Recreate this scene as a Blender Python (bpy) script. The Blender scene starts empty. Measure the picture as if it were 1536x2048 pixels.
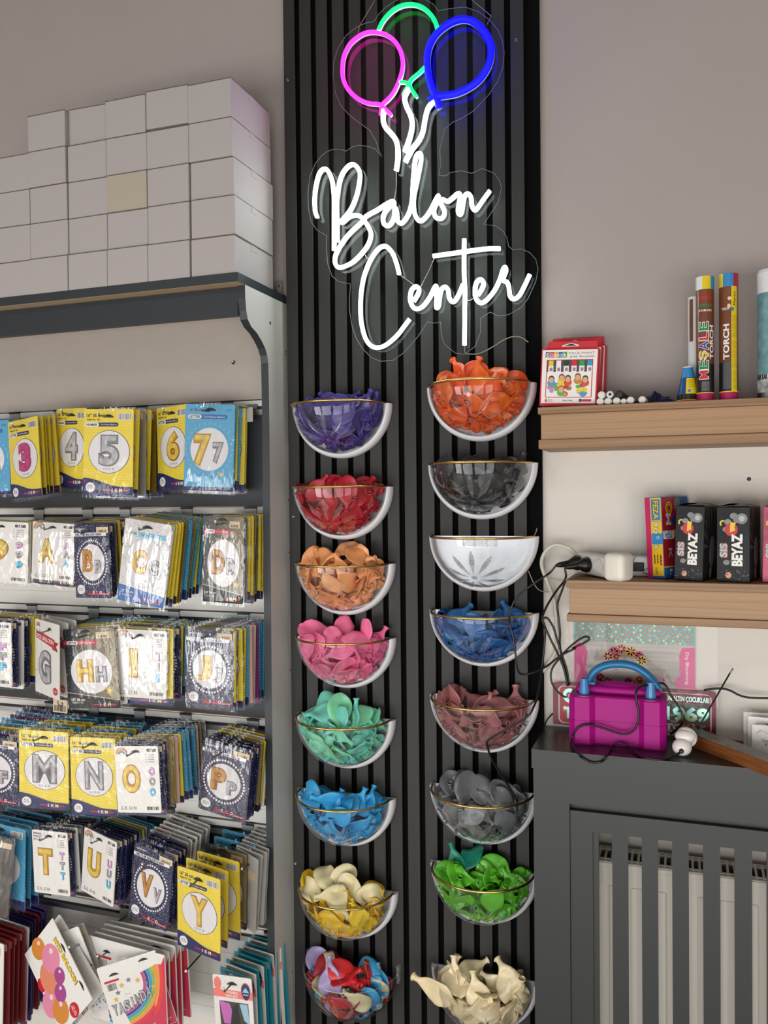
import bpy, bmesh, math, random
from mathutils import Vector, Matrix, noise
RNG = random.Random(11)
SC = bpy.context.scene
COL = SC.collection
PI = math.pi
SC.view_settings.view_transform = 'Standard'
try: SC.view_settings.look = 'None'
except Exception: pass
SC.view_settings.gamma = 1.0
SC.view_settings.exposure = 0.52
SC.view_settings.use_curve_mapping = False
SC.cycles.use_denoising = True
SC.cycles.max_bounces = 10
SC.cycles.transparent_max_bounces = 24
SC.cycles.caustics_reflective = False
SC.cycles.caustics_refractive = False
SC.cycles.sample_clamp_indirect = 6.0

# ------------------------------------------------------------------ camera
FPX = 1700.0
YAW, PIT, ROL = -0.3372, -0.0175, -0.0101
CAM = Vector((0.8528, -1.7728, 1.5))
_f = Vector((math.sin(YAW)*math.cos(PIT), math.cos(YAW)*math.cos(PIT), math.sin(PIT)))
_r0 = Vector((math.cos(YAW), -math.sin(YAW), 0)); _u0 = _r0.cross(_f)
_r = _r0*math.cos(ROL) + _u0*math.sin(ROL)
_u = _u0*math.cos(ROL) - _r0*math.sin(ROL)
cd = bpy.data.cameras.new('camera'); cam = bpy.data.objects.new('camera', cd); COL.objects.link(cam)
cd.sensor_fit = 'VERTICAL'; cd.sensor_height = 24.0; cd.lens = 24.0*FPX/2048.0
cd.clip_start = 0.05; cd.clip_end = 60
cam.matrix_world = Matrix(((_r.x, _u.x, -_f.x, CAM.x), (_r.y, _u.y, -_f.y, CAM.y), (_r.z, _u.z, -_f.z, CAM.z), (0, 0, 0, 1)))
SC.camera = cam

def ray(u, v): return _f + _r*((u-768)/FPX) + _u*((1024-v)/FPX)
def at(u, v, y): d = ray(u, v); return CAM + d*((y-CAM.y)/d.y)
def atx(u, v, x): d = ray(u, v); return CAM + d*((x-CAM.x)/d.x)
def atz(u, v, z): d = ray(u, v); return CAM + d*((z-CAM.z)/d.z)
def atp(u, v, p, n): d = ray(u, v); return CAM + d*((p-CAM).dot(n)/d.dot(n))

# ------------------------------------------------------------------ materials
def lin(c):
    if isinstance(c, str):
        c = c.lstrip('#'); c = [int(c[i:i+2], 16)/255 for i in (0, 2, 4)]
    return [x/12.92 if x <= .04045 else ((x+.055)/1.055)**2.4 for x in c] + [1.0]
MATS = {}
def nodes_of(m):
    m.use_nodes = True; nt = m.node_tree; nt.nodes.clear(); return nt, nt.nodes, nt.links
def M(name, col, rough=.5, metal=0, bump=0, bscale=60, var=0, vscale=8, coat=0, spec=.5, stretch=None, col2=None, sheen=0):
    """plain surface: principled with optional noise variation and bump"""
    if name in MATS: return MATS[name]
    m = bpy.data.materials.new(name); nt, N, L = nodes_of(m)
    o = N.new('ShaderNodeOutputMaterial'); b = N.new('ShaderNodeBsdfPrincipled'); L.new(b.outputs[0], o.inputs[0])
    b.inputs['Base Color'].default_value = lin(col); b.inputs['Roughness'].default_value = rough
    b.inputs['Metallic'].default_value = metal; b.inputs['Coat Weight'].default_value = coat
    b.inputs['Specular IOR Level'].default_value = spec
    if var or bump:
        tc = N.new('ShaderNodeTexCoord'); mp = N.new('ShaderNodeMapping'); L.new(tc.outputs['Object'], mp.inputs[0])
        if stretch: mp.inputs['Scale'].default_value = stretch
    if var:
        t = N.new('ShaderNodeTexNoise'); t.inputs['Scale'].default_value = vscale; t.inputs['Detail'].default_value = 4
        L.new(mp.outputs[0], t.inputs['Vector'])
        r = N.new('ShaderNodeValToRGB'); c = lin(col); c2 = lin(col2) if col2 else [x*(1-var) for x in c[:3]]+[1]
        r.color_ramp.elements[0].position = .35; r.color_ramp.elements[1].position = .68
        r.color_ramp.elements[0].color = c2; r.color_ramp.elements[1].color = c
        L.new(t.outputs['Fac'], r.inputs[0]); L.new(r.outputs[0], b.inputs['Base Color'])
    if bump:
        t = N.new('ShaderNodeTexNoise'); t.inputs['Scale'].default_value = bscale; L.new(mp.outputs[0], t.inputs['Vector'])
        bp = N.new('ShaderNodeBump'); bp.inputs['Strength'].default_value = bump; bp.inputs['Distance'].default_value = .002
        L.new(t.outputs['Fac'], bp.inputs['Height']); L.new(bp.outputs[0], b.inputs['Normal'])
    MATS[name] = m; return m
def M_dots(name, base, dot, pitch=.0045, rad=.26, rough=.45):
    """printed polka-dot pattern, staggered, in the card's own coordinates"""
    if name in MATS: return MATS[name]
    m = bpy.data.materials.new(name); nt, N, L = nodes_of(m)
    o = N.new('ShaderNodeOutputMaterial'); b = N.new('ShaderNodeBsdfPrincipled'); L.new(b.outputs[0], o.inputs[0])
    b.inputs['Roughness'].default_value = rough
    tc = N.new('ShaderNodeTexCoord'); ds = []
    for k in (0, .5):
        mp = N.new('ShaderNodeMapping'); mp.inputs['Scale'].default_value = (1/pitch, 0, .6/pitch); mp.inputs['Location'].default_value = (k, 0, k)
        L.new(tc.outputs['Object'], mp.inputs[0])
        fr = N.new('ShaderNodeVectorMath'); fr.operation = 'FRACTION'; L.new(mp.outputs[0], fr.inputs[0])
        sb = N.new('ShaderNodeVectorMath'); sb.operation = 'SUBTRACT'; sb.inputs[1].default_value = (.5, 0, .5); L.new(fr.outputs[0], sb.inputs[0])
        sc = N.new('ShaderNodeVectorMath'); sc.operation = 'MULTIPLY'; sc.inputs[1].default_value = (1, 0, 1.67); L.new(sb.outputs[0], sc.inputs[0])
        ln = N.new('ShaderNodeVectorMath'); ln.operation = 'LENGTH'; L.new(sc.outputs[0], ln.inputs[0])
        lt = N.new('ShaderNodeMath'); lt.operation = 'LESS_THAN'; lt.inputs[1].default_value = rad; L.new(ln.outputs['Value'], lt.inputs[0]); ds.append(lt)
    mx = N.new('ShaderNodeMath'); mx.operation = 'MAXIMUM'; L.new(ds[0].outputs[0], mx.inputs[0]); L.new(ds[1].outputs[0], mx.inputs[1])
    mc = N.new('ShaderNodeMix'); mc.data_type = 'RGBA'; mc.inputs['A'].default_value = lin(base); mc.inputs['B'].default_value = lin(dot)
    L.new(mx.outputs[0], mc.inputs['Factor']); L.new(mc.outputs['Result'], b.inputs['Base Color'])
    MATS[name] = m; return m
def M_speck(name, base, spot, scale=260, thr=.28, rough=.4, base2=None):
    """ground colour sprinkled with irregular printed spots"""
    if name in MATS: return MATS[name]
    m = bpy.data.materials.new(name); nt, N, L = nodes_of(m)
    o = N.new('ShaderNodeOutputMaterial'); b = N.new('ShaderNodeBsdfPrincipled'); L.new(b.outputs[0], o.inputs[0])
    b.inputs['Roughness'].default_value = rough
    tc = N.new('ShaderNodeTexCoord'); v = N.new('ShaderNodeTexVoronoi'); v.inputs['Scale'].default_value = scale; L.new(tc.outputs['Object'], v.inputs['Vector'])
    lt = N.new('ShaderNodeMath'); lt.operation = 'LESS_THAN'; lt.inputs[1].default_value = thr; L.new(v.outputs['Distance'], lt.inputs[0])
    mc = N.new('ShaderNodeMix'); mc.data_type = 'RGBA'; mc.inputs['A'].default_value = lin(base)
    if spot == 'rainbow':
        hs = N.new('ShaderNodeHueSaturation'); hs.inputs['Saturation'].default_value = 1.3; hs.inputs['Value'].default_value = .8
        L.new(v.outputs['Color'], hs.inputs['Color']); L.new(hs.outputs[0], mc.inputs['B'])
    else: mc.inputs['B'].default_value = lin(spot)
    if base2:
        sp = N.new('ShaderNodeSeparateXYZ'); L.new(tc.outputs['Object'], sp.inputs[0])
        mr = N.new('ShaderNodeMapRange'); mr.inputs[1].default_value = -.05; mr.inputs[2].default_value = .06; L.new(sp.outputs[0], mr.inputs[0])
        m2 = N.new('ShaderNodeMix'); m2.data_type = 'RGBA'; m2.inputs['A'].default_value = lin(base); m2.inputs['B'].default_value = lin(base2)
        L.new(mr.outputs[0], m2.inputs['Factor']); L.new(m2.outputs['Result'], mc.inputs['A'])
    L.new(lt.outputs[0], mc.inputs['Factor']); L.new(mc.outputs['Result'], b.inputs['Base Color'])
    MATS[name] = m; return m
def M_clear(name, tint=(1, 1, 1), rough=.08, lo=.04, hi=.55, bump=0, bscale=(60, 60, 25), haze=0, gain=1.0):
    """clear film or clear acrylic: transparent with a fresnel gloss on top"""
    if name in MATS: return MATS[name]
    m = bpy.data.materials.new(name); nt, N, L = nodes_of(m)
    o = N.new('ShaderNodeOutputMaterial'); t = N.new('ShaderNodeBsdfTransparent'); g = N.new('ShaderNodeBsdfGlossy')
    t.inputs[0].default_value = (*tint, 1); g.inputs['Roughness'].default_value = rough; g.inputs[0].default_value = (gain, gain, gain, 1)
    mx = N.new('ShaderNodeMixShader'); lw = N.new('ShaderNodeLayerWeight'); lw.inputs['Blend'].default_value = .35
    mr = N.new('ShaderNodeMapRange'); mr.inputs[3].default_value = lo; mr.inputs[4].default_value = hi
    L.new(lw.outputs['Facing'], mr.inputs[0]); L.new(mr.outputs[0], mx.inputs[0]); L.new(t.outputs[0], mx.inputs[1]); L.new(g.outputs[0], mx.inputs[2])
    if bump:
        tc = N.new('ShaderNodeTexCoord'); mp = N.new('ShaderNodeMapping'); mp.inputs['Scale'].default_value = bscale; L.new(tc.outputs['Object'], mp.inputs[0])
        tx = N.new('ShaderNodeTexNoise'); tx.inputs['Scale'].default_value = 1; tx.inputs['Detail'].default_value = 2; L.new(mp.outputs[0], tx.inputs['Vector'])
        bp = N.new('ShaderNodeBump'); bp.inputs['Strength'].default_value = bump; bp.inputs['Distance'].default_value = .01
        L.new(tx.outputs['Fac'], bp.inputs['Height']); L.new(bp.outputs[0], g.inputs['Normal']); L.new(bp.outputs[0], lw.inputs['Normal'])
    last = mx
    if haze:
        d = N.new('ShaderNodeBsdfDiffuse'); d.inputs[0].default_value = (.8, .8, .82, 1); m2 = N.new('ShaderNodeMixShader'); m2.inputs[0].default_value = haze
        L.new(mx.outputs[0], m2.inputs[1]); L.new(d.outputs[0], m2.inputs[2]); last = m2
    L.new(last.outputs[0], o.inputs[0]); MATS[name] = m; return m
def M_emit(name, col, s, base=.8):
    if name in MATS: return MATS[name]
    m = bpy.data.materials.new(name); nt, N, L = nodes_of(m)
    o = N.new('ShaderNodeOutputMaterial'); b = N.new('ShaderNodeBsdfPrincipled'); L.new(b.outputs[0], o.inputs[0])
    b.inputs['Base Color'].default_value = (base, base, base, 1); b.inputs['Specular IOR Level'].default_value = .2; b.inputs['Emission Color'].default_value = (*col, 1); b.inputs['Emission Strength'].default_value = s
    MATS[name] = m; return m
def M_wood(name, a, b_, sc=(2.5, 30, 55), rough=.5, pos=(.3, .7)):
    if name in MATS: return MATS[name]
    m = bpy.data.materials.new(name); nt, N, L = nodes_of(m)
    o = N.new('ShaderNodeOutputMaterial'); b = N.new('ShaderNodeBsdfPrincipled'); L.new(b.outputs[0], o.inputs[0]); b.inputs['Roughness'].default_value = rough
    tc = N.new('ShaderNodeTexCoord'); mp = N.new('ShaderNodeMapping'); mp.inputs['Scale'].default_value = sc; L.new(tc.outputs['Object'], mp.inputs[0])
    t = N.new('ShaderNodeTexNoise'); t.inputs['Scale'].default_value = 1.6; t.inputs['Detail'].default_value = 6; t.inputs['Distortion'].default_value = .6; L.new(mp.outputs[0], t.inputs['Vector'])
    r = N.new('ShaderNodeValToRGB'); r.color_ramp.elements[0].position, r.color_ramp.elements[1].position = pos
    r.color_ramp.elements[0].color = lin(b_); r.color_ramp.elements[1].color = lin(a); L.new(t.outputs['Fac'], r.inputs[0]); L.new(r.outputs[0], b.inputs['Base Color'])
    MATS[name] = m; return m

WHITE = M('white_print', '#ece9e3', .45); INK = M('black_ink', '#1b1b1e', .5); NAVY = M('navy_print', '#23265c', .45)
RED = M('red_print', '#c8202f', .45); DGREY = M('grey_print', '#55565a', .5); BEIGE = M('beige_sticker', '#d9c3a2', .6)
CHROME = M('steel', '#8a8c8e', .3, 1); BLACKM = M('black_metal', '#17181a', .4, .2); CORD = M('black_cord', '#0f0f10', .38)
FILM = M_clear('crinkled_film', rough=.06, lo=.01, hi=.24, bump=.6, bscale=(6, 6, 4))
FILM2 = M_clear('shiny_film', rough=.05, lo=.03, hi=.6, bump=.75, bscale=(5.5, 5, 2.6))
FILMS = M_clear('smooth_film', rough=.05, lo=.01, hi=.25, bump=.2, bscale=(30, 30, 12))

# ------------------------------------------------------------------ mesh builder
_TXT = {}
def text_geo(s, bold=0.0, res=3):
    k = (s, bold, res)
    if k not in _TXT:
        cu = bpy.data.curves.new('t', 'FONT'); cu.body = s; cu.offset = bold; cu.resolution_u = res; cu.size = 1
        ob = bpy.data.objects.new('t', cu); COL.objects.link(ob)
        bpy.context.view_layer.update()
        me = bpy.data.meshes.new_from_object(ob.evaluated_get(bpy.context.evaluated_depsgraph_get()))
        vs = [(v.co.x, v.co.y) for v in me.vertices]; fs = [tuple(p.vertices) for p in me.polygons]
        bpy.data.meshes.remove(me); bpy.data.objects.remove(ob); bpy.data.curves.remove(cu)
        if vs:
            x0 = min(v[0] for v in vs); x1 = max(v[0] for v in vs); y0 = min(v[1] for v in vs); y1 = max(v[1] for v in vs)
            vs = [(v[0]-(x0+x1)/2, v[1]-(y0+y1)/2) for v in vs]
        else: x0 = x1 = y0 = y1 = 0
        _TXT[k] = (vs, fs, max(x1-x0, 1e-6), max(y1-y0, 1e-6))
    return _TXT[k]

def smooth_pts(pts, n=8, closed=False):
    P = [Vector(p) for p in pts]; out = []; m = len(P)
    for i in range(m if closed else m-1):
        p1, p2 = P[i], P[(i+1) % m]
        p0 = P[i-1] if (i > 0 or closed) else p1*2-p2
        p3 = P[(i+2) % m] if (i+2 < m or closed) else p2*2-p1
        for k in range(n):
            t = k/n
            out.append(.5*((2*p1)+(p2-p0)*t+(2*p0-5*p1+4*p2-p3)*t*t+(3*p1-p0-3*p2+p3)*t*t*t))
    if not closed: out.append(P[-1])
    return out

class MB:
    def __init__(s): s.v = []; s.f = []; s.m = []; s.sm = []; s.mats = []; s.fn = None; s.L0 = 0.0; s.cut = 0
    def mi(s, mat):
        if mat not in s.mats: s.mats.append(mat)
        return s.mats.index(mat)
    def add(s, vs, fs, mat, smooth=False):
        b = len(s.v); s.v.extend(Vector(p) for p in vs); i = s.mi(mat)
        for f in fs: s.f.append(tuple(b+k for k in f)); s.m.append(i); s.sm.append(smooth)
    def hexa(s, c, mat):      # 8 corners: bottom 0-3 ccw, top 4-7
        s.add(c, [(3, 2, 1, 0), (4, 5, 6, 7), (0, 1, 5, 4), (1, 2, 6, 5), (2, 3, 7, 6), (3, 0, 4, 7)], mat)
    def box(s, x0, x1, y0, y1, z0, z1, mat):
        s.hexa([(x0, y0, z0), (x1, y0, z0), (x1, y1, z0), (x0, y1, z0), (x0, y0, z1), (x1, y0, z1), (x1, y1, z1), (x0, y1, z1)], mat)
    def rbox(s, x0, x1, y0, y1, z0, z1, mat, r=.002, seg=2, mtx=None):
        bm = bmesh.new(); bmesh.ops.create_cube(bm, size=1)
        for v in bm.verts: v.co = Vector(((x0+x1)/2+v.co.x*(x1-x0), (y0+y1)/2+v.co.y*(y1-y0), (z0+z1)/2+v.co.z*(z1-z0)))
        bmesh.ops.bevel(bm, geom=bm.edges[:], offset=r, segments=seg, affect='EDGES', profile=.5)
        s.addbm(bm, mat, mtx, seg > 2)
    def addbm(s, bm, mat, mtx=None, smooth=False):
        bm.verts.index_update(); vs = [(mtx @ v.co) if mtx else v.co.copy() for v in bm.verts]
        s.add(vs, [tuple(v.index for v in f.verts) for f in bm.faces], mat, smooth); bm.free()
    def prism(s, poly, y0, y1, mat, side=None, fn=None):   # poly in (x,z); y0 nearer the viewer
        n = len(poly); fn = fn or (lambda x, y, z: (x, y, z))
        s.add([fn(p[0], y0, p[1]) for p in poly], [tuple(range(n))], mat)
        s.add([fn(p[0], y1, p[1]) for p in poly], [tuple(range(n-1, -1, -1))], mat)
        vs = [fn(p[0], y0, p[1]) for p in poly]+[fn(p[0], y1, p[1]) for p in poly]
        s.add(vs, [(i, i+n, (i+1) % n+n, (i+1) % n) for i in range(n)], side or mat)
    def tube(s, pts, r, mat, n=8, closed=False, flat=None, caps=True):
        P = [Vector(p) for p in pts]; m = len(P); rs = r if isinstance(r, (list, tuple)) else [r]*m
        T = [((P[(i+1) % m] if (closed or i < m-1) else P[i])-(P[i-1] if (closed or i > 0) else P[i])).normalized() for i in range(m)]
        a = Vector((0, 0, 1)) if abs(T[0].z) < .9 else Vector((1, 0, 0))
        nn = (a-T[0]*a.dot(T[0])).normalized(); vs = []
        for i in range(m):
            nn = nn-T[i]*nn.dot(T[i]); nn.normalize(); bb = T[i].cross(nn)
            for k in range(n):
                t = 2*PI*k/n; vs.append(P[i]+nn*(math.cos(t)*rs[i])+bb*(math.sin(t)*rs[i]*(flat or 1)))
        fs = []
        for i in range(m if closed else m-1):
            j = (i+1) % m
            for k in range(n): fs.append((i*n+k, i*n+(k+1) % n, j*n+(k+1) % n, j*n+k))
        if not closed and caps: fs += [tuple(range(n-1, -1, -1)), tuple((m-1)*n+k for k in range(n))]
        s.add(vs, fs, mat, True)
    def lathe(s, prof, o, axis, mat, n=24, smooth=True, cap=True, mats=None):   # prof: (radius, height) along axis
        ax = Vector(axis).normalized(); a = Vector((0, 0, 1)) if abs(ax.z) < .9 else Vector((1, 0, 0))
        e1 = (a-ax*a.dot(ax)).normalized(); e2 = ax.cross(e1); o = Vector(o); vs = []
        for r, h in prof:
            for k in range(n): t = 2*PI*k/n; vs.append(o+ax*h+e1*(r*math.cos(t))+e2*(r*math.sin(t)))
        for i in range(len(prof)-1):
            s.add([vs[i*n+k] for k in range(n)]+[vs[(i+1)*n+k] for k in range(n)], [(k, (k+1) % n, n+(k+1) % n, n+k) for k in range(n)], mats[i] if mats else mat, smooth)
        if cap:
            s.add(vs[:n], [tuple(range(n-1, -1, -1))], mats[0] if mats else mat); s.add(vs[-n:], [tuple(range(n))], mats[-1] if mats else mat)
    def ball(s, c, rad, mat, n=16, m=10, mtx=None):
        rx, ry, rz = rad if isinstance(rad, (tuple, list)) else (rad,)*3; vs = []
        for i in range(m+1):
            t = PI*i/m
            for k in range(n):
                q = 2*PI*k/n; p = Vector((rx*math.sin(t)*math.cos(q), ry*math.sin(t)*math.sin(q), rz*math.cos(t)))
                vs.append((mtx @ p if mtx else p)+Vector(c))
        s.add(vs, [(i*n+k, (i+1)*n+k, (i+1)*n+(k+1) % n, i*n+(k+1) % n) for i in range(m) for k in range(n)], mat, True)
    # ---- flat print on a face: fn(x, lift, z) -> point
    def pf(s, x, l, z): return s.fn(x, l, z) if s.fn else Vector((x, -s.L0-l*.00022, z))
    def poly(s, pts, mat, l=1): s.add([s.pf(p[0], l, p[1]) for p in pts], [tuple(range(len(pts)))], mat)
    def rect(s, x0, x1, z0, z1, mat, l=1): s.poly([(x0, z0), (x1, z0), (x1, z1), (x0, z1)], mat, l)
    def pill(s, x0, x1, z0, z1, mat, l=1, r=None):
        r = r or (z1-z0)/2; p = []
        for cx, cz, a0 in ((x1-r, z0+r, -90), (x1-r, z1-r, 0), (x0+r, z1-r, 90), (x0+r, z0+r, 180)):
            for k in range(5): t = math.radians(a0+k*22.5); p.append((cx+r*math.cos(t), cz+r*math.sin(t)))
        s.poly(p, mat, l)
    def ell(s, cx, cz, rx, rz, mat, l=1, n=40): s.poly([(cx+rx*math.cos(2*PI*k/n), cz+rz*math.sin(2*PI*k/n)) for k in range(n)], mat, l)
    def arc(s, cx, cz, r0, r1, a0, a1, mat, l=1, n=16, sz=1):
        for k in range(n):
            t0 = math.radians(a0+(a1-a0)*k/n); t1 = math.radians(a0+(a1-a0)*(k+1)/n)
            s.poly([(cx+r*math.cos(t), cz+sz*r*math.sin(t)) for r, t in ((r0, t0), (r1, t0), (r1, t1), (r0, t1))], mat, l)
    def star(s, cx, cz, r, mat, l=1, rot=90, k=5, inner=.42):
        s.poly([(cx+(r if i % 2 == 0 else r*inner)*math.cos(math.radians(rot+i*180/k)), cz+(r if i % 2 == 0 else r*inner)*math.sin(math.radians(rot+i*180/k))) for i in range(2*k)], mat, l)
    def txt(s, t, cx, cz, w, mat, l=2, h=None, bold=0.0, rot=0, res=3):
        vs, fs, tw, th = text_geo(t, bold, res); sx = w/tw if w else h/th; sz = h/th if h else sx
        c, n = math.cos(math.radians(rot)), math.sin(math.radians(rot))
        P = [(cx+c*x*sx-n*y*sz, cz+n*x*sx+c*y*sz) for x, y in vs]
        if s.cut:      # on a curved skin: split faces until they follow it
            P = list(P); todo = [(f[0], f[i], f[i+1]) for f in fs for i in range(1, len(f)-1)]; fs = []; mid = {}
            while todo:
                t3 = todo.pop(); e = max(((abs(P[t3[i]][0]-P[t3[i-1]][0]), i) for i in range(3)))
                if e[0] <= s.cut: fs.append(t3); continue
                i = e[1]; a, b_, o = t3[i-1], t3[i], t3[(i+1) % 3]; k = (min(a, b_), max(a, b_))
                if k not in mid: mid[k] = len(P); P.append(((P[a][0]+P[b_][0])/2, (P[a][1]+P[b_][1])/2))
                todo += [(a, mid[k], o), (mid[k], b_, o)]
        s.add([s.pf(x, l, z) for x, z in P], fs, mat)
    def bars(s, x0, x1, z0, z1, l=2, n=14, mat=None, bg=None):
        if bg: s.rect(x0-.001, x1+.001, z0-.001, z1+.001, bg, l-.5)
        rr = random.Random(int(abs(x0*1e5))+n); w = (x1-x0)/n
        for k in range(n): q = w*rr.uniform(.25, .75); s.rect(x0+k*w, x0+k*w+q, z0, z1, mat or INK, l)
    def build(s, name, parent=None, loc=None, mtx=None, mod=None):
        me = bpy.data.meshes.new(name); me.from_pydata([tuple(v) for v in s.v], [], s.f)
        for m in s.mats: me.materials.append(m)
        me.polygons.foreach_set('material_index', s.m); me.polygons.foreach_set('use_smooth', s.sm); me.update()
        o = bpy.data.objects.new(name, me); COL.objects.link(o)
        if parent: o.parent = parent
        if mtx is not None: o.matrix_local = mtx
        if loc is not None: o.location = loc
        return o

def tag(o, label, cat, group=None, kind=None):
    if label: o['label'] = label
    if cat: o['category'] = cat
    if group: o['group'] = group
    if kind: o['kind'] = kind
    return o
def thing(name, label, cat, loc=(0, 0, 0), group=None, mtx=None):
    o = bpy.data.objects.new(name, None); COL.objects.link(o); o.empty_display_size = .05
    if mtx is not None: o.matrix_world = mtx
    else: o.location = loc
    return tag(o, label, cat, group)
def struct(o, label=None, cat=None):
    o['kind'] = 'structure'
    if label: o['label'] = label
    if cat: o['category'] = cat
    return o
def frame(TL, TR, BL, y, yaw=0, ref=None):
    """a rectangle standing in the room at depth y, turned by yaw: its top-centre matrix, width and height"""
    a = math.radians(yaw); n = Vector((-math.sin(a), -math.cos(a), 0))
    p0 = at((TL[0]+TR[0])/2, (TL[1]+TR[1])/2, y)
    A, B, C = (atp(*q, p0, n) for q in (TL, TR, BL))
    ex = (B-A); w = ex.length; ex.normalize(); ez = (A-C); h = ez.length; ez.normalize()
    e2 = ez-ex*ez.dot(ex); e2.normalize(); e1 = (ex-ez*ex.dot(ez)).normalized()
    x = (ex+e1).normalized(); z = (e2+ez).normalized(); z = (z-x*z.dot(x)).normalized(); yy = z.cross(x)
    o = (A+B)/2
    return Matrix(((x.x, yy.x, z.x, o.x), (x.y, yy.y, z.y, o.y), (x.z, yy.z, z.z, o.z), (0, 0, 0, 1))), w, h

# ------------------------------------------------------------------ room and light
WALL2 = M('lower_wall_paint', '#dfd9cf', .85, bump=.25, bscale=160, var=.03, vscale=3)
WALLM = M('wall_paint', '#aaa09b', .85, bump=.25, bscale=160, var=.035, vscale=3)
b = MB(); b.box(-3, 3.4, .025, .2, 1.632, 3.0, WALLM); b.box(-3, 3.4, .025, .2, 0, 1.632, WALL2); wall = struct(b.build('wall_back'), 'greige painted shop wall behind the shelves', 'wall')
b = MB(); b.lathe([(.004, 0), (.0035, .0005)], at(1498, 958, .0248), (0, -1, 0), INK, 12); b.build('nail_hole', wall)
b = MB(); b.lathe([(.003, 0), (.002, .0008)], at(1374, 396, .0248), (0, -1, 0), M('wall_chip', '#a9a29b', .9), 7); b.build('paint_chip', wall)
b = MB(); b.box(-3, 3.4, -4.2, .025, -.1, 0, M('floor_tile', '#b9b2a8', .35, var=.1)); struct(b.build('floor'))
b = MB(); b.box(-3, 3.4, -4.2, .025, 3.0, 3.1, M('ceiling_paint', '#8f8b86', .9)); struct(b.build('ceiling'))
b = MB(); b.box(-3.1, -3, -4.2, .2, 0, 3.0, WALLM); struct(b.build('wall_left'))
b = MB(); b.box(3.4, 3.5, -4.2, .2, 0, 3.0, WALLM); struct(b.build('wall_right'))
w = bpy.data.worlds.new('daylight'); SC.world = w; w.use_nodes = True
bg = w.node_tree.nodes['Background']; bg.inputs[0].default_value = (.92, .96, 1, 1); bg.inputs[1].default_value = .25
def area(name, loc, tgt, sx, sy, e, col=(1, 1, 1)):
    l = bpy.data.lights.new(name, 'AREA'); l.shape = 'RECTANGLE'; l.size = sx; l.size_y = sy; l.energy = e; l.color = col
    o = bpy.data.objects.new(name, l); COL.objects.link(o); o.location = loc
    o.rotation_euler = (Vector(tgt)-Vector(loc)).to_track_quat('-Z', 'Y').to_euler(); return o
for i, x in enumerate((-2.1, -.55, 1.0, 2.5)):
    area('shopfront_daylight', (x, -3.2, .72), (x, 0, .65), 1.25, 1.25, 19, (1, .985, .97))
area('ceiling_lamp', (.9, -2.7, 2.95), (.9, -2.2, 0), .5, .5, 5, (1, .95, .9))
area('ceiling_lamp', (-1.6, -2.7, 2.95), (-1.6, -2.2, 0), .5, .5, 5, (1, .95, .9))
# ------------------------------------------------------------------ slatted panel
SLAT = M('charcoal_slat', '#333331', .5, spec=.3, var=.12, vscale=3, stretch=(30, 30, 1)); FELT = M('black_felt', '#0a0a0b', .95, spec=.1); MDF = M('mdf_edge', '#6b5138', .8)
t = thing('slatted_panel', 'tall black slatted panel behind the neon sign and the bowls', 'wall panel', (0, .025, 0))
b = MB()
for k in range(14):
    x = .04*k; b.box(x, x+.0267, 0, .0012, 0, 2.95, SLAT); b.box(x, x+.0267, .0012, .0032, 0, 2.95, MDF); b.box(x, x+.0267, .0032, .0125, 0, 2.95, FELT)
b.build('slats', t).location = (0, -.025, 0)
b = MB(); b.box(0, .577, .0125, .0249, 0, 2.95, FELT); b.build('backing_board', t).location = (0, -.025, 0)
for u, v in ((575, 160), (1033, 80), (588, 1034), (592, 1726)):
    b = MB(); p = at(u, v, 0); b.lathe([(.0042, 0), (.0042, .001), (.003, .0022), (.0012, .0018), (.0008, .0008)], p, (0, -1, 0), CHROME, 12); b.build('screw', t).location = (0, -.025, 0)

# ------------------------------------------------------------------ neon sign
NW = M_emit('neon_white', (.88, 1.0, .94), 8.0); NP = M_emit('neon_pink', (1.0, .006, .5), 8.0, .02); NB = M_emit('neon_blue', (.0, .0, 1.0), 12.0, .02); NG = M_emit('neon_green', (.0, 1.0, .07), 4.0, .02)
SIL = M('silicone_strip', '#dfe6e4', .4)
ACR = M_clear('clear_acrylic', tint=(.93, .94, .94), rough=.04, lo=.003, hi=.14); ACRE = M('acrylic_edge', '#6f7477', .3)
sign = thing('neon_sign', 'neon sign of three balloons over the words Balon Center', 'neon sign', at(830, 400, -.02))
SG = sign.location.copy()
def spx(lst, sc, ox, oy, y): return [at(ox+x*sc, oy+z*sc, y)-SG for x, z in lst]
C1, C2, C3, C4, C5, Z2 = (.22786, 660, 0), (.13021, 610, 290), (.16276, 750, 290), (.13021, 690, 470), (.18880, 800, 460), (.35156, 560, 0)
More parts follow.
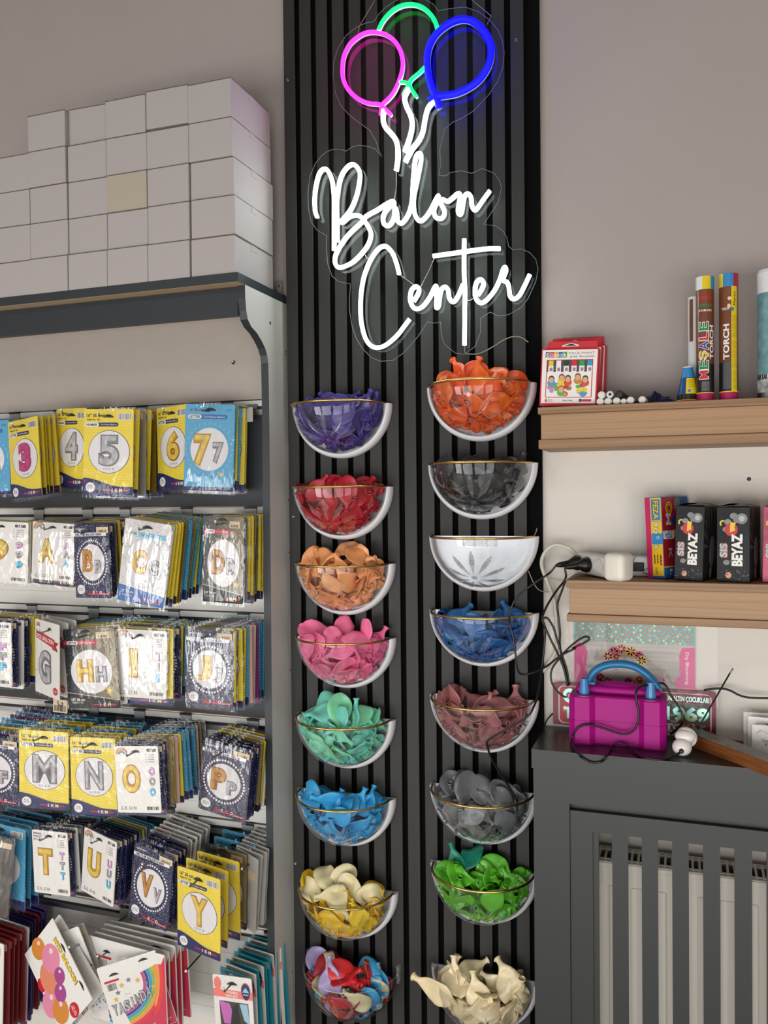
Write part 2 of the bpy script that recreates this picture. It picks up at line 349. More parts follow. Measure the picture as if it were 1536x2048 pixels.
outl = [(300,430),(305,350),(330,270),(375,200),(440,150),(490,128),(535,120),(560,80),(600,40),(660,0),(740,-20),(810,-12),(870,20),(900,60),(960,48),(1050,38),(1130,65),(1190,110),(1240,170),(1265,230),(1275,300),(1268,380),(1240,460),(1190,535),(1100,630),(1040,668),(980,695),(935,735),(925,780),(908,850),(914,930),(903,995),(940,1000),(970,980),(1030,970),(1090,985),(1150,957),(1220,985),(1250,1030),(1260,1070),(1240,1150),(1158,1275),(1230,1285),(1270,1315),(1290,1350),(1300,1400),(1325,1420),(1370,1415),(1420,1435),(1455,1475),(1468,1530),(1455,1600),(1410,1700),(1370,1750),(1300,1790),(1240,1797),(1195,1775),(1140,1810),(1140,1890),(1110,1970),(1050,2015),(1000,2010),(960,1980),(930,1950),(918,1900),(913,1830),(875,1838),(840,1830),(780,1920),(700,2010),(640,2050),(570,2055),(520,2035),(470,1985),(435,1930),(410,1860),(395,1770),(394,1700),(400,1615),(330,1600),(295,1570),(270,1500),(262,1400),(265,1340),(210,1310),(175,1260),(160,1180),(158,1090),(170,1000),(200,930),(230,890),(260,865),(300,848),(345,850),(375,858),(410,835),(450,825),(500,832),(540,845),(578,890),(560,850),(545,800),(510,740),(440,690),(390,650),(345,600),(315,530)]
pl = [at(560+x*.35156, z*.35156, -.022) for x, z in outl]
b = MB(); b.prism([(p.x-SG.x, p.z-SG.z) for p in pl], -.022-SG.y, -.018-SG.y, ACR, ACR)
b.build('acrylic_backing', sign)
b = MB(); b.tube([p-SG+Vector((0, .001, 0)) for p in pl], .0007, ACRE, 5, closed=True); b.build('polished_edge', sign)
STR = [('green_tube', NG, .0042, [(C1, [(425,265),(455,200),(500,140),(560,85),(630,50),(710,38),(790,55),(850,95),(900,150),(930,210),(945,270)])]),
('green_tube', NG, .0036, [(C1, [(610,718),(660,722),(685,745),(665,785),(640,835)])]),
('green_tube', NG, .0038, [(C1, [(832,590),(780,640),(720,690),(697,730),(710,775),(735,815),(760,848)])]),
('pink_tube', NP, .0042, [(C1, [(535,1008),(490,965),(448,922),(410,912),(350,908),(280,885),(210,840),(150,770),(115,690),(108,600),(120,500),(165,400),(230,335),(310,290),(400,282),(490,305),(565,360),(615,440),(637,530),(632,620),(605,710),(565,800),(510,870),(470,905),(452,945),(445,1010)])]),
('blue_tube', NB, .0072, [(C1, [(870,888),(905,865),(945,848),(1000,840),(1110,820),(1220,770),(1310,700),(1380,600),(1410,500),(1410,400),(1370,300),(1300,220),(1220,175),(1140,172),(1050,205),(960,270),(900,345),(862,440),(852,550),(862,650),(890,760),(922,840),(940,880),(955,945)])]),
('white_tube', NW, .005, [(C1, [(470,965),(465,1050),(490,1120),(560,1200),(590,1270),(595,1370),(590,1430),(580,1495)])]),
('white_tube', NW, .005, [(C1, [(690,775),(655,850),(670,930),(710,1020),(720,1100),(700,1200),(655,1330)])]),
('white_tube', NW, .005, [(C1, [(910,885),(860,950),(835,1040),(815,1150),(780,1230),(710,1320),(660,1420)])]),
('white_tube', NW, .0043, [(C2, [(185,1110),(150,1000),(145,800),(170,600),(220,430),(290,365),(350,395),(400,500),(428,650),(443,850),(443,1100),(443,1400),(440,1615)])]),
('white_tube', NW, .0043, [(C2, [(490,1480),(490,1200),(484,900),(503,700),(553,480),(635,350),(720,295),(795,335),(840,430),(828,600),(788,780),(720,950),(640,1070),(548,1180),(590,1175),(680,1100),(760,1078),(840,1092),(900,1150),(980,1270),(1010,1380),(970,1520),(880,1650),(740,1790),(600,1865),(510,1878),(458,1800),(470,1680),(550,1530),(680,1360),(870,1180),(940,1090),(1100,1000),(1240,910),(1335,862),(1365,890),(1300,940),(1230,1020),(1195,1120),(1212,1210),(1270,1240),(1330,1190),(1368,1090),(1378,965),(1402,1000),(1415,1110)]), (C3, [(272,925),(318,962),(380,900),(430,790),(455,650),(465,450),(490,200),(510,125),(545,100),(568,135),(558,230),(520,420),(482,600),(472,720),(490,850),(545,932),(610,897),(680,800),(740,680),(778,620),(770,680),(728,765),(727,850),(770,902),(828,890),(853,820),(820,740),(792,682),(830,668),(890,690),(950,650),(1010,598),(1043,605),(1038,680),(1020,800),(1037,852),(1062,825),(1080,720),(1100,625),(1140,598),(1178,640),(1190,740),(1222,798),(1260,770),(1330,670),(1412,558)])]),
('white_tube', NW, .0043, [(C4, [(830,600),(800,470),(740,300),(660,195),(590,170),(500,220),(390,380),(300,600),(250,850),(235,1100),(250,1350),(310,1580),(400,1700),(510,1730),(640,1680),(800,1540),(900,1410),(990,1290)])]),
('white_tube', NW, .0043, [(C5, [(142,755),(188,680),(200,625),(165,598),(118,640),(107,740),(140,818),(190,835),(250,798),(320,700),(372,595),(390,625),(385,720),(385,822),(408,800),(420,700),(442,622),(480,603),(510,640),(522,720),(560,762),(600,722),(640,640),(665,575)])]),
('white_tube', NW, .0043, [(C5, [(680,95),(678,300),(680,500),(688,650),(685,800),(685,1000),(682,1220)])]),
('white_tube', NW, .0043, [(C5, [(350,275),(600,240),(900,200),(1060,197)])]),
('white_tube', NW, .0043, [(C5, [(822,690),(868,620),(885,562),(850,522),(807,560),(792,660),(812,738),(860,772),(920,738),(1000,640),(1058,520),(1088,425),(1110,393),(1123,430),(1095,500),(1092,532),(1138,560),(1155,620),(1163,690),(1200,732),(1258,700),(1310,610),(1375,470)])])]
for n, m, r, parts in STR:
    pts = []
    for (sc, ox, oy), l in parts: pts += spx(l, sc, ox, oy, -.036)
    pts = smooth_pts(pts, 6)
    b = MB(); b.tube(pts, r, m, 8)
    o = b.build(n, sign)
    b = MB(); b.tube([p+Vector((0, .0075, 0)) for p in pts], r*.82, SIL, 6); b.build('silicone_base', o)
WIRE = M('grey_wire', '#8d8678', .5)
for l in ([(1235,-10),(1395,125),(1410,150),(1375,220)], [(400,-10),(270,210),(255,250),(248,300)]):
    b = MB(); b.tube(smooth_pts(spx(l, *C1, -.019), 4), .0007, WIRE, 5); b.build('hanging_wire', sign)
for c, l in ((C4, [(830,605),(900,650),(1060,770)]), (C4, [(1370,360),(1280,560),(1160,800),(1050,1030)]), (C3, [(262,340),(262,500),(240,660)]), (C2, [(925,1690),(950,1730),(975,1745)]), (C5, [(705,745),(740,745),(770,725)])):
    b = MB(); b.tube(smooth_pts(spx(l, *c, -.027), 5), .0009, WIRE, 5); b.build('link_wire', sign)
b = MB(); b.tube(smooth_pts([at(800+x*.1888, 460+z*.1888, -.006)-SG for x, z in [(685,1225),(690,1300),(750,1315),(850,1305),(980,1240),(1100,1165),(1200,1130),(1290,1140),(1360,1190)]], 6), .0012, WIRE, 6); b.build('supply_wire', sign)

# ------------------------------------------------------------------ half-moon bowls
BW = M('white_plastic', '#e6e3e6', .28, coat=.3); BCLR = M_clear('clear_bowl', tint=(.93, .94, .95), rough=.05, lo=.022, hi=.45, haze=.0)
RIMG = M('gold_rim', '#d9b56c', .25, 1); FOIL = M_speck('hammered_foil', '#c9cdd0', '#f4f6f6', 420, .33, .25); PET = M_clear('leaf_ridge', rough=.12, lo=.07, hi=.5, haze=.045)
RB = .1085; RP = .1175
def bowl_meshes():
    r = {}
    b = MB(); n = 40; prof = [(RP, 0), (RP, -.010), (RP-.003, -.018), (RP-.008, -.0215), (RB-.0005, -.0215), (RB-.002, -.012), (RB-.003, -.004)]
    vs = []
    for i in range(n+1):
        a = PI+PI*i/n
        for rr, y in prof: vs.append((rr*math.cos(a), y, rr*math.sin(a)))
    m = len(prof); b.add(vs, [(i*m+k, i*m+k+1, (i+1)*m+k+1, (i+1)*m+k) for i in range(n) for k in range(m-1)], BW, True)
    for e in (0, n): b.add(vs[e*m:e*m+m], [tuple(range(m)) if e else tuple(range(m-1, -1, -1))], BW)
    r['white_frame'] = b
    b = MB(); b.prism([(RP*.985*math.cos(PI+PI*i/n), RP*.985*math.sin(PI+PI*i/n)) for i in range(n+1)], -.004, 0, M('silver_plate', '#c9cbcf', .42, .75))
    b.L0 = .0042; b.rect(-.045, .03, -.022, -.001, FOIL, .3); r['back_plate'] = b
    b = MB(); vs = []; nu, nv = 36, 16; y0 = -.0125
    for j in range(nv+1):
        ph = (PI/2)*j/nv      # 0 rim .. 90 bottom
        for i in range(nu+1):
            a = PI+PI*i/nu
            x = RB*math.cos(a); d = RB*math.sin(a)
            vs.append((x, y0+d*math.cos(ph), d*math.sin(ph)))
    b.add(vs, [(j*(nu+1)+i, j*(nu+1)+i+1, (j+1)*(nu+1)+i+1, (j+1)*(nu+1)+i) for j in range(nv) for i in range(nu)], BCLR, True)
    r['clear_bowl'] = b
    b = MB(); b.tube([(RB*math.cos(PI+PI*i/n), y0+RB*math.sin(PI+PI*i/n), 0) for i in range(n+1)], .0026, RIMG, 8); r['gold_rim'] = b
    b = MB(); cdir = Vector((.0, -math.cos(math.radians(48)), -math.sin(math.radians(48)))); e1 = Vector((1, 0, 0)); e2 = cdir.cross(e1)*-1
    if e2.z < 0: e2 = -e2
    for k in range(9):
        a = 2*PI*k/9+PI/2; pp = []
        for s_, ww in ((.09, 0), (.2, .022), (.34, .045), (.5, .036), (.62, 0), (.5, -.036), (.34, -.045), (.2, -.022)):
            q = cdir+e1*(s_*1.15*math.cos(a)-ww*1.3*math.sin(a))+e2*(s_*1.15*math.sin(a)+ww*1.3*math.cos(a)); q.normalize()
            pp.append(q*(RB+.0008)+Vector((0, y0, 0)))
        if max(p.z for p in pp) < -.003: b.add(pp, [tuple(range(8))], PET)
    q = [cdir+e1*(.06*math.cos(k*PI/6))+e2*(.06*math.sin(k*PI/6)) for k in range(12)]
    b.add([p.normalized()*(RB+.001)+Vector((0, y0, 0)) for p in q], [tuple(range(12))], PET); r['leaf_pattern'] = b
    return r
BOWLM = bowl_meshes(); BOWL0 = {}
def make_bowl(name, label, c, parts, rim=True, zs=1):
    t = thing('wall_bowl', label, 'bowl', c, 'half round display bowls on the slatted panel')
    for p in parts:
        if p not in BOWL0: o = BOWLM[p].build(p, t); BOWL0[p] = o
        else:
            o = BOWL0[p].copy(); COL.objects.link(o); o.parent = t
        if p == 'gold_rim': o['label'] = 'gold coloured rim of the clear bowl'
    return t
ALLP = ['white_frame', 'back_plate', 'clear_bowl', 'gold_rim', 'leaf_pattern']

# limp balloons -------------------------------------------------------
def balloon_mesh(seed, L=.082, W=.0245):
    rr = random.Random(seed); mat0 = M('latex_purple', '#4a3a8c', .4)
    b = MB(); n, m = 20, 18; bend = rr.uniform(-1.2, 1.2); side = rr.uniform(-.6, .6); ph = rr.uniform(0, 6); fr = rr.uniform(70, 130); am = rr.uniform(.0035, .007); tw = rr.uniform(-.9, .9)
    prof = [(.0, .0062), (.015, .0076), (.03, .0076), (.045, .0056), (.09, .0050), (.16, .0055), (.23, .0085), (.30, .0135), (.38, .0185), (.47, .0225), (.56, W), (.65, W*1.03), (.74, W*1.0), (.82, W*.9), (.89, W*.74), (.95, W*.5), (.985, W*.27), (1.0, W*.05)]
    pos = Vector((0, 0, 0)); vs = []; prev = 0
    for s_, r in prof:
        ang = bend*max(0, s_-.2)*1.3; ang2 = side*(s_-.1)
        d = Vector((math.sin(ang2), math.sin(ang), math.cos(ang)*math.cos(ang2))).normalized()
        pos = pos+d*((s_-prev)*L); prev = s_; q = Matrix.Rotation(tw*s_, 3, d)
        ex = q @ (Vector((1, 0, 0))-d*d.x).normalized(); ey = d.cross(ex)
        g = min(1, max(0, (s_-.12)/.2)); fl = 1-.84*g
        for k in range(n):
            t = 2*PI*k/n; x = math.cos(t)*r; z = s_*L
            fold = g*(am*math.sin(x*fr+z*35+ph)+.0045*noise.noise(Vector((x*55+seed, z*45, seed*.3)))+.0018*noise.noise(Vector((x*150, z*110, seed+math.sin(t)))))
            rim = 1+g*.10*noise.noise(Vector((math.cos(t)*1.5, math.sin(t)*1.5+seed, s_*3)))
            vs.append(pos+ex*(x*rim)+ey*(math.sin(t)*r*fl+fold))
    b.add(vs, [(i*n+k, i*n+(k+1) % n, (i+1)*n+(k+1) % n, (i+1)*n+k) for i in range(m-1) for k in range(n)], mat0, True)
    b.add(vs[-n:], [tuple(range(n))], mat0, True)
    c = sum((Vector(v) for v in vs), Vector())/len(vs); b.v = [v-c for v in b.v]
    return b
BAL = []
for i in range(10):
    b = balloon_mesh(20+i); me = b.build('limp_balloon'); BAL.append(me.data); me_obj = me
    bpy.data.objects.remove(me_obj)
def fit_in(me, c, q, s, o, top):
    """slide a balloon until it lies inside its bowl"""
    Rm = q.to_matrix()*s; V = [Rm @ v.co for v in list(me.vertices)[::2]]; c = Vector(c)
    for _ in range(4):
        e = Vector(); my = max(v.y+c.y for v in V)
        if my > -.004: c.y -= my+.004
        best = .0
        for v in V:
            d = v+c-o
            if top and d.z > 0: d = Vector((d.x, d.y, 0))
            ln = d.length
            if ln > .1055 and ln-.1055 > best and (d.y < .004): best = ln-.1055; e = d/ln*best
        if best == 0: break
        c = c-e
    return c
def place_balloon(c, q, s, mat, label, group, o_=None, top=False):
    me = RNG.choice(BAL)
    if o_ is not None: c = fit_in(me, c, q, s, o_, top)
    o = bpy.data.objects.new('limp_balloon', me); COL.objects.link(o)
    o.material_slots[0].link = 'OBJECT'; o.material_slots[0].material = mat
    o.matrix_world = Matrix.Translation(c) @ q.to_matrix().to_4x4() @ Matrix.Scale(s, 4)
    tag(o, label, 'balloon', group); return o
STUFF = MB()
def stuff_balloon(c, q, s, mat, o_):
    me = RNG.choice(BAL); c = fit_in(me, c, q, s, o_, False); M4 = Matrix.Translation(c) @ q.to_matrix().to_4x4() @ Matrix.Scale(s, 4)
    STUFF.add([M4 @ v.co for v in me.vertices], [tuple(p.vertices) for p in me.polygons], mat, True)
def rquat(normal, spin):
    # balloon's thin direction is its own y; turn it to face along normal, then spin in the plane
    q = Vector((0, -1, 0)).rotation_difference(Vector(normal).normalized())
    return Matrix.Rotation(spin, 3, Vector(normal).normalized()).to_quaternion() @ q
def fill(c, mats, label, group, n_in, n_top, top, level=1.0, mix=None, n_stuff=22, bias=0, size=1.0, lo=.62):
    c = Vector(c); o = c+Vector((0, -.0125, 0))
    def lab(m): return (label % mix[m.name], group % mix[m.name]) if mix else (label, group)
    for i in range(n_in):
        for _ in range(40):
            az = -86+172*((i*.618+RNG.uniform(-.1, .1)) % 1); el = -6-66*((i+RNG.uniform(0, 1))/n_in)
            d = Vector((math.sin(math.radians(az))*math.cos(math.radians(el)), -math.cos(math.radians(az))*math.cos(math.radians(el)), math.sin(math.radians(el))))
            if d.z*RB*.8 < -(1-level)*RB*.8 - .004: break
        s = size*RNG.uniform(.85, 1.02); m = RNG.choice(mats); p = o+d*RB*RNG.uniform(.78, .86)
        nrm = d+Vector((RNG.uniform(-.3, .3), RNG.uniform(-.3, .3), RNG.uniform(-.3, .3))); l = lab(m)
        place_balloon(p, rquat(nrm, RNG.uniform(0, 6.28)), s, m, *l, o_=o)
    for i in range(n_top):
        k = i/max(1, n_top-1); x = (-.078+.156*k)*RNG.uniform(.85, 1)+RNG.uniform(-.008, .008)+bias
        ymax = math.sqrt(max(.0004, (.085)**2-x*x)); y = -RNG.uniform(.25, .85)*ymax; z = -.012-(1-level)*RB*.8+top*RNG.uniform(.25, 1)*(1-(x/.11)**2)
        nrm = Vector((RNG.uniform(-.6, .6), -1, RNG.uniform(-.2, 1.2))); m = RNG.choice(mats)
        place_balloon(o+Vector((x, y, z)), rquat(nrm, RNG.uniform(0, 6.28)), size*RNG.uniform(.85, 1.1), m, *lab(m), o_=o, top=True)
    for i in range(n_stuff):
        az = RNG.uniform(-86, 86); el = RNG.uniform(-86, -2); rr = RNG.uniform(.35, .70)*RB
        d = Vector((math.sin(math.radians(az))*math.cos(math.radians(el)), -math.cos(math.radians(az))*math.cos(math.radians(el)), math.sin(math.radians(el))))
        p = d*rr; p.z -= (1-level)*RB*.6
        if p.length > .080: p *= .080/p.length
        if p.y > -.014: p.y = -.014
        stuff_balloon(o+p, rquat(d, RNG.uniform(0, 6.28)), .85*size, RNG.choice(mats), o)
    for k in range(44):
        a = PI+PI*((k*.618) % 1); rr = (.084, .074, .092, .1)[k % 4]; z = rr*math.sin(a)-(1-level)*.03
        if z < -.004-(1-level)*.09: stuff_balloon(o+Vector((rr*math.cos(a)*.97, -.010-.012*(k % 3), z)), rquat((0, -1, RNG.uniform(-.2, .3)), RNG.uniform(0, 6.28)), (.7, .6, .5, .38)[k % 4]*size, RNG.choice(mats), o)
def LX(n, c, r=.4, var=.14): return M('latex_'+n, c, r, var=var, vscale=30, coat=.1)
def B_(name, x, z, col, n_in, n_top, top, parts=ALLP, level=1.0, rough=.42, bias=0, size=1.0):
    make_bowl(name, 'half round white and clear wall bowl holding %s balloons' % name, (x, 0, z), parts)
    cols = col if isinstance(col, list) else [col]
    ms = [LX('%s_%d' % (name.replace(' ', '_'), i), c, rough) for i, c in enumerate(cols)]
    fill((x, 0, z), ms, 'limp %s latex balloon lying in the bowl of %s balloons' % (name, name), 'balloons in the %s bowl' % name, n_in, n_top, top, level, bias=bias, size=size)
B_('purple', .136, 1.705, '#4b3c8e', 13, 7, .020)
B_('red', .1365, 1.523, '#c0182c', 13, 7, .013)
B_('peach', .140, 1.354, ['#fbac6c', '#fdb680'], 12, 8, .045)
B_('pink', .140, 1.190, '#ff7caa', 12, 8, .036)
B_('mint green', .137, 1.009, ['#84deba', '#8ce6b2', '#74d2be'], 12, 9, .042)
B_('sky blue', .136, .834, '#38a8e2', 12, 9, .026)
B_('orange', .453, 1.733, ['#ef5a1c', '#f06a1e'], 12, 8, .042)
B_('black', .454, 1.568, '#2c2d30', 15, 3, .002, level=.92)
make_bowl('empty', 'empty half round wall bowl with a silver leaf pattern', (.455, 0, 1.4155), ALLP).name
for o in COL.objects:
    if o.parent and o.parent.get('label', '').startswith('empty half') and o.name.startswith('leaf_pattern'): o.material_slots[0].link = 'OBJECT'; o.material_slots[0].material = M_speck('silver_leaf', '#a3a6a9', '#eceeee', 520, .3, .3)
B_('dark blue', .454, 1.256, '#2468aa', 14, 4, .012, level=.85, bias=.025)
B_('dusty rose', .453, 1.073, '#ab6c6c', 14, 6, .014)
B_('grey', .451, .8775, '#6d7072', 12, 9, .032, rough=.3)
B_('lime green', .451, .708, ['#58b324', '#63bd2c'], 12, 7, .026, rough=.3)
B_('yellow and ivory', .139, .625, ['#f4c618', '#f3d030'], 12, 2, .01, rough=.4)
ms = LX('ivory_top', '#e6d8a6', .4)
for i, (x, y, z) in enumerate(((-.03, -.04, .025), (-.055, -.05, .004), (.035, -.05, .016), (.06, -.04, .004), (.015, -.075, .002), (-.01, -.07, .006), (-.005, -.035, .03))):
    place_balloon(Vector((.139+x, y-.0125, .625+z)), rquat((RNG.uniform(-.5, .5), -1, RNG.uniform(0, .8)), RNG.uniform(0, 6.3)), 1.0, ms, 'limp ivory balloon on top of the yellow balloons in their bowl', 'ivory balloons over the yellow ones')
B_('cream', .451, .480, ['#f0deb2', '#f5e4bc', '#e6d4aa'], 12, 8, .045, parts=['white_frame', 'back_plate', 'clear_bowl', 'leaf_pattern'], rough=.3, size=1.12)
CRM = LX('cream_0', '#f0deb2', .3)
place_balloon(Vector((.352, -.075, .468)), rquat((-.3, -1, .25), 1.1+PI+.25), 1.25, CRM, 'limp cream balloon hanging out over the left edge of its bowl', None)
TEAL = LX('teal', '#0d7a62', .35)
for x, z in ((-.055, .018), (-.025, .024)):
    place_balloon(Vector((.451+x, -.035, .708+z)), rquat((0, -1, .5), RNG.uniform(0, 6)), 1.0, TEAL, 'limp teal balloon among the lime green balloons in their bowl', 'teal balloons in the lime green bowl')
t = make_bowl('mixed', 'clear half round bowl of mixed coloured balloons without a white frame', (.149, -.002, .447), ['clear_bowl', 'leaf_pattern'])
b = MB(); b.tube([(RB*math.cos(PI+PI*i/30), -.0125+RB*math.sin(PI+PI*i/30), .001) for i in range(31)], .0016, PET, 6)
for sx in (-1, 1): b.hexa([(sx*RB-.003, -.013, -.02), (sx*RB+.003, -.013, -.02), (sx*RB+.003, -.002, -.02), (sx*RB-.003, -.002, -.02), (sx*RB-.004, -.013, .018), (sx*RB+.004, -.013, .018), (sx*RB+.004, -.002, .018), (sx*RB-.004, -.002, .018)], PET)
b.build('clear_lip', t)
mixc = {'red': '#d3222b', 'orange': '#e8551f', 'mint green': '#7fcfae', 'light blue': '#3f9fd0', 'brick red': '#b04a38', 'ivory': '#d9cda2', 'lilac': '#a99ac8', 'crimson': '#a8283a'}
mm = {}; ml = []
for k, v in mixc.items(): x = LX('mixed_'+k.replace(' ', '_'), v, .38); mm[x.name] = k; ml.append(x)
fill((.149, -.002, .447), ml, 'limp %s balloon in the clear bowl of mixed coloured balloons', '%s balloons in the mixed bowl', 12, 10, .032, mix=mm)
o = STUFF.build('balloon_heap'); tag(o, 'loose balloons lying deeper inside the wall bowls', 'balloons', None, 'stuff')
# ------------------------------------------------------------------ display shelf unit (left)
XS = -.012; YT = -.205
CHAR = M('charcoal_laminate', '#2c3035', .45, var=.06, vscale=2); LAMW = M('white_laminate', '#dcdad4', .4, var=.03, vscale=4, stretch=(2, 2, 40)); SIDEW = M('side_laminate', '#d5d3cd', .3)
RAILM = M('aluminium_rail', '#b4b6b8', .35, 1); EDGEB = M('brown_edge', '#7a4a30', .7); BACKP = M('back_laminate', '#b0a69d', .6, var=.04, vscale=40)
t = thing('display_shelf', 'dark grey wall display shelf with white side panel and rails of hooks', 'shelf unit', (XS, 0, 0)); O = Vector((XS, 0, 0))
zt = atx(475.8, 544, XS).z; zb = zt-.019
def part(nm, f, lab=None):
    b = MB(); f(b); b.v = [v-O for v in b.v]; o = b.build(nm, t)
    if lab: o['label'] = lab
    return o
part('top_board', lambda b: (b.box(-2.98, XS, YT, .0245, zb, zt, CHAR), b.box(-2.98, XS-.001, YT+.002, .02, zb-.0006, zb+.001, M('raw_underside', '#b29a7c', .7))))
outl = [(490,569),(490.5,595),(492.5,621),(495.5,638.5),(502.5,653),(513.5,665.5),(523,681),(530.5,696.5),(534.5,710.6),(536.6,726),(537.6,770),(538.7,840),(543,1300),(547,1700),(551.5,2046)]
pr = [atx(u, v, XS) for u, v in outl]; pr = [(p.y, p.z) for p in pr]; pr[0] = (pr[0][0], zb)
pr.append((pr[-1][0]+.004, .0)); pr2 = pr+[(.0245, 0), (.0245, zb)]
def side(b):
    n = len(pr2); xi = XS-.018
    b.add([(XS, y, z) for y, z in pr2], [tuple(range(n))], SIDEW); b.add([(xi, y, z) for y, z in pr2], [tuple(range(n-1, -1, -1))], SIDEW)
    for i in range(n):
        (y0, z0), (y1, z1) = pr2[i], pr2[(i+1) % n]; m = CHAR if i < len(pr)-1 else SIDEW
        b.add([(XS, y0, z0), (xi, y0, z0), (xi, y1, z1), (XS, y1, z1)], [(0, 1, 2, 3)], m)
part('side_panel', side, 'white side panel with a curved dark front edge')
yf = pr[0][0]; zf0 = at(300, 651-10, yf).z
zf = at(478.5, 629.7, yf).z
part('fascia', lambda b: b.box(-2.98, XS-.018, yf, yf+.018, zf, zb-.004, CHAR))
RZ = [1.715, 1.466, 1.218, .969, .721, .472, .222]
part('back_panel', lambda b: b.box(-2.98, XS-.018, .004, .0245, RZ[0]+.016, zb, BACKP), 'plain greige back panel above the hooks')
for k in range(6):
    def f(b, k=k):
        m = CHAR if k % 2 == 0 else LAMW
        b.box(-2.98, XS-.0182, .004, .0245, RZ[k+1]+.0155, RZ[k]+.015, m)
        b.box(-2.98, XS-.0182, .0035, .02, RZ[k+1]+.0155, RZ[k+1]+.0175, EDGEB if k % 2 == 0 else m)
        if k % 2:
            for g in (.06, .12, .17, .2): b.box(-2.98, XS-.0182, .0036, .02, RZ[k]-g, RZ[k]-g+.0008, M('groove_line', '#a9a7a2', .6))
    part('slatwall_board', f, 'charcoal slatwall board' if k % 2 == 0 else 'white slatwall board')
for k in range(6):
    def f(b, k=k):
        z = RZ[k]; b.box(-2.98, XS-.0183, -.002, .012, z-.001, z+.0125, LAMW); b.box(-2.98, XS-.0183, .0, .012, z-.0085, z-.002, INK); b.box(-2.98, XS-.0183, -.002, .012, z-.021, z-.0085, RAILM)
    part('hook_rail', f)
def scr(b):
    p = atx(540.5, 646, XS); b.lathe([(.004, 0), (.003, .0006)], p, (1, 0, 0), M('screw_hole', '#3b332c', .7), 10)
part('screw_hole', scr)
def scr(b):
    for u, v in ((571, 703), (571, 709), (577, 1000), (578, 1105), (580, 1340), (585, 1943)): b.lathe([(.0022, 0), (.0018, .0005)], atx(u, v, XS), (1, 0, 0), M('screw_hole', '#3b332c', .7), 8)
part('screw_hole', scr)
part('screw', lambda b: b.lathe([(.0048, 0), (.0045, .0015), (.003, .003), (.0012, .0024)], at(467, 725, .0038), (0, -1, 0), CHROME, 14))
part('corner_bracket', lambda b: (b.box(XS-.014, XS-.002, .004, .0055, zt, zt+.03, M('raw_metal', '#8e8372', .6, .4)), b.lathe([(.003, 0), (.002, .001)], (XS-.008, .004, zt+.02), (0, -1, 0), CHROME, 10)))

# ------------------------------------------------------------------ white cartons on top
CART = M('white_carton', '#afa8a5', .6, var=.03, vscale=6); CART2 = M('cream_carton', '#b0a695', .6, var=.04, vscale=6); SEAM = M('carton_seam', '#5f554d', .8)
cols = ['rightmost', 'second', 'third', 'fourth', 'fifth', 'sixth']; rows = ['bottom', 'second', 'third', 'fourth', 'top']
for c in range(6):
    x1 = -.022-.1045*c
    for r in range(5 if c < 5 else 4):
        rr = random.Random(c*7+r); dy = rr.uniform(-.0015, .0045); dx = rr.uniform(-.0012, .0008); rot = rr.uniform(-.014, .014); z0 = zt+.0004+.0805*r; hgt = .0795
        if c == 3 and r == 4: dy = .012; z0 += .003; rot = .03; dx -= .002
        if c == 1 and r == 4: z0 += .004
        if c == 0 and r == 1: dx += .004
        if c == 0 and r == 3: dx -= 0
        lab = 'white carton, %s of the %s column counted from the right' % (('%s row' % rows[r]) if 0 else ({0: 'lowest', 4: 'topmost'}.get(r, rows[r]+' from below')), {'rightmost': 'first'}.get(cols[c], cols[c]))
        if c == 2 and r == 2: lab = 'cream tinted carton in the middle of the white carton stack'
        if c == 3 and r == 4: lab = 'dented white carton pushed slightly back on top of the stack'
        o = thing('carton', lab, 'box', (x1-.052+dx, YT+.002+dy, z0), 'stacked white cartons on the shelf'); o.rotation_euler.z = rot
        m = CART2 if (c == 2 and r == 2) else CART
        b = MB(); b.rbox(-.0516, .0514, 0, .176, 0, hgt, m, .001, 1); b.build('body', o)
        b = MB(); b.box(-.0512, .0512, -.0006, .02, hgt-.0013, hgt+.0004, SEAM); b.box(.0516, .0523, .006, .17, hgt-.0012, hgt-.0002, SEAM)
        b.box(.0515, .0522, .075, .1, hgt-.014, hgt-.0012, m); b.build('lid_flap', o)

# ------------------------------------------------------------------ foil balloon packets
YEL = M_dots('yellow_dotted', '#e6c90e', '#f5ea8a'); BLUD = M_dots('blue_dotted', '#2688b4', '#8fd0e6'); NAVD = M_speck('navy_dotted', '#20244a', '#c9cbe0', 300, .22)
CONF = M_speck('confetti_print', '#e6dede', 'rainbow', 190, .27); NIGHT = M_speck('night_print', '#2a3034', '#cfd4d2', 200, .16, .35, base2='#8a7a55')
LBLUE = M('light_blue_print', '#5aa6cc', .4); TEALP = M('teal_print', '#1f95a8', .45); BLUEP = M('blue_print', '#2a67ad', .45); PURP = M('purple_print', '#4b3478', .45); MAGP = M('plum_print', '#7a2a66', .45); PINKP = M('pink_print', '#e45a8c', .45)
CIRC = M('circle_white', '#e3dfe0', .45); CORAL = M('coral_print', '#ee7a72', .5); GREYC = M('grey_card', '#b9b6b0', .5); SILC = M('silver_film', '#c3c4c4', .25, .7, bump=.6, bscale=90); GOLDC = M('gold_film', '#c2a03c', .25, .7, bump=.6, bscale=90); SMOKE = M('smoky_card', '#4a443e', .35, var=.3, vscale=20)
GLIT = M_speck('silver_glitter', '#8f9193', '#ffffff', 900, .3, .3)
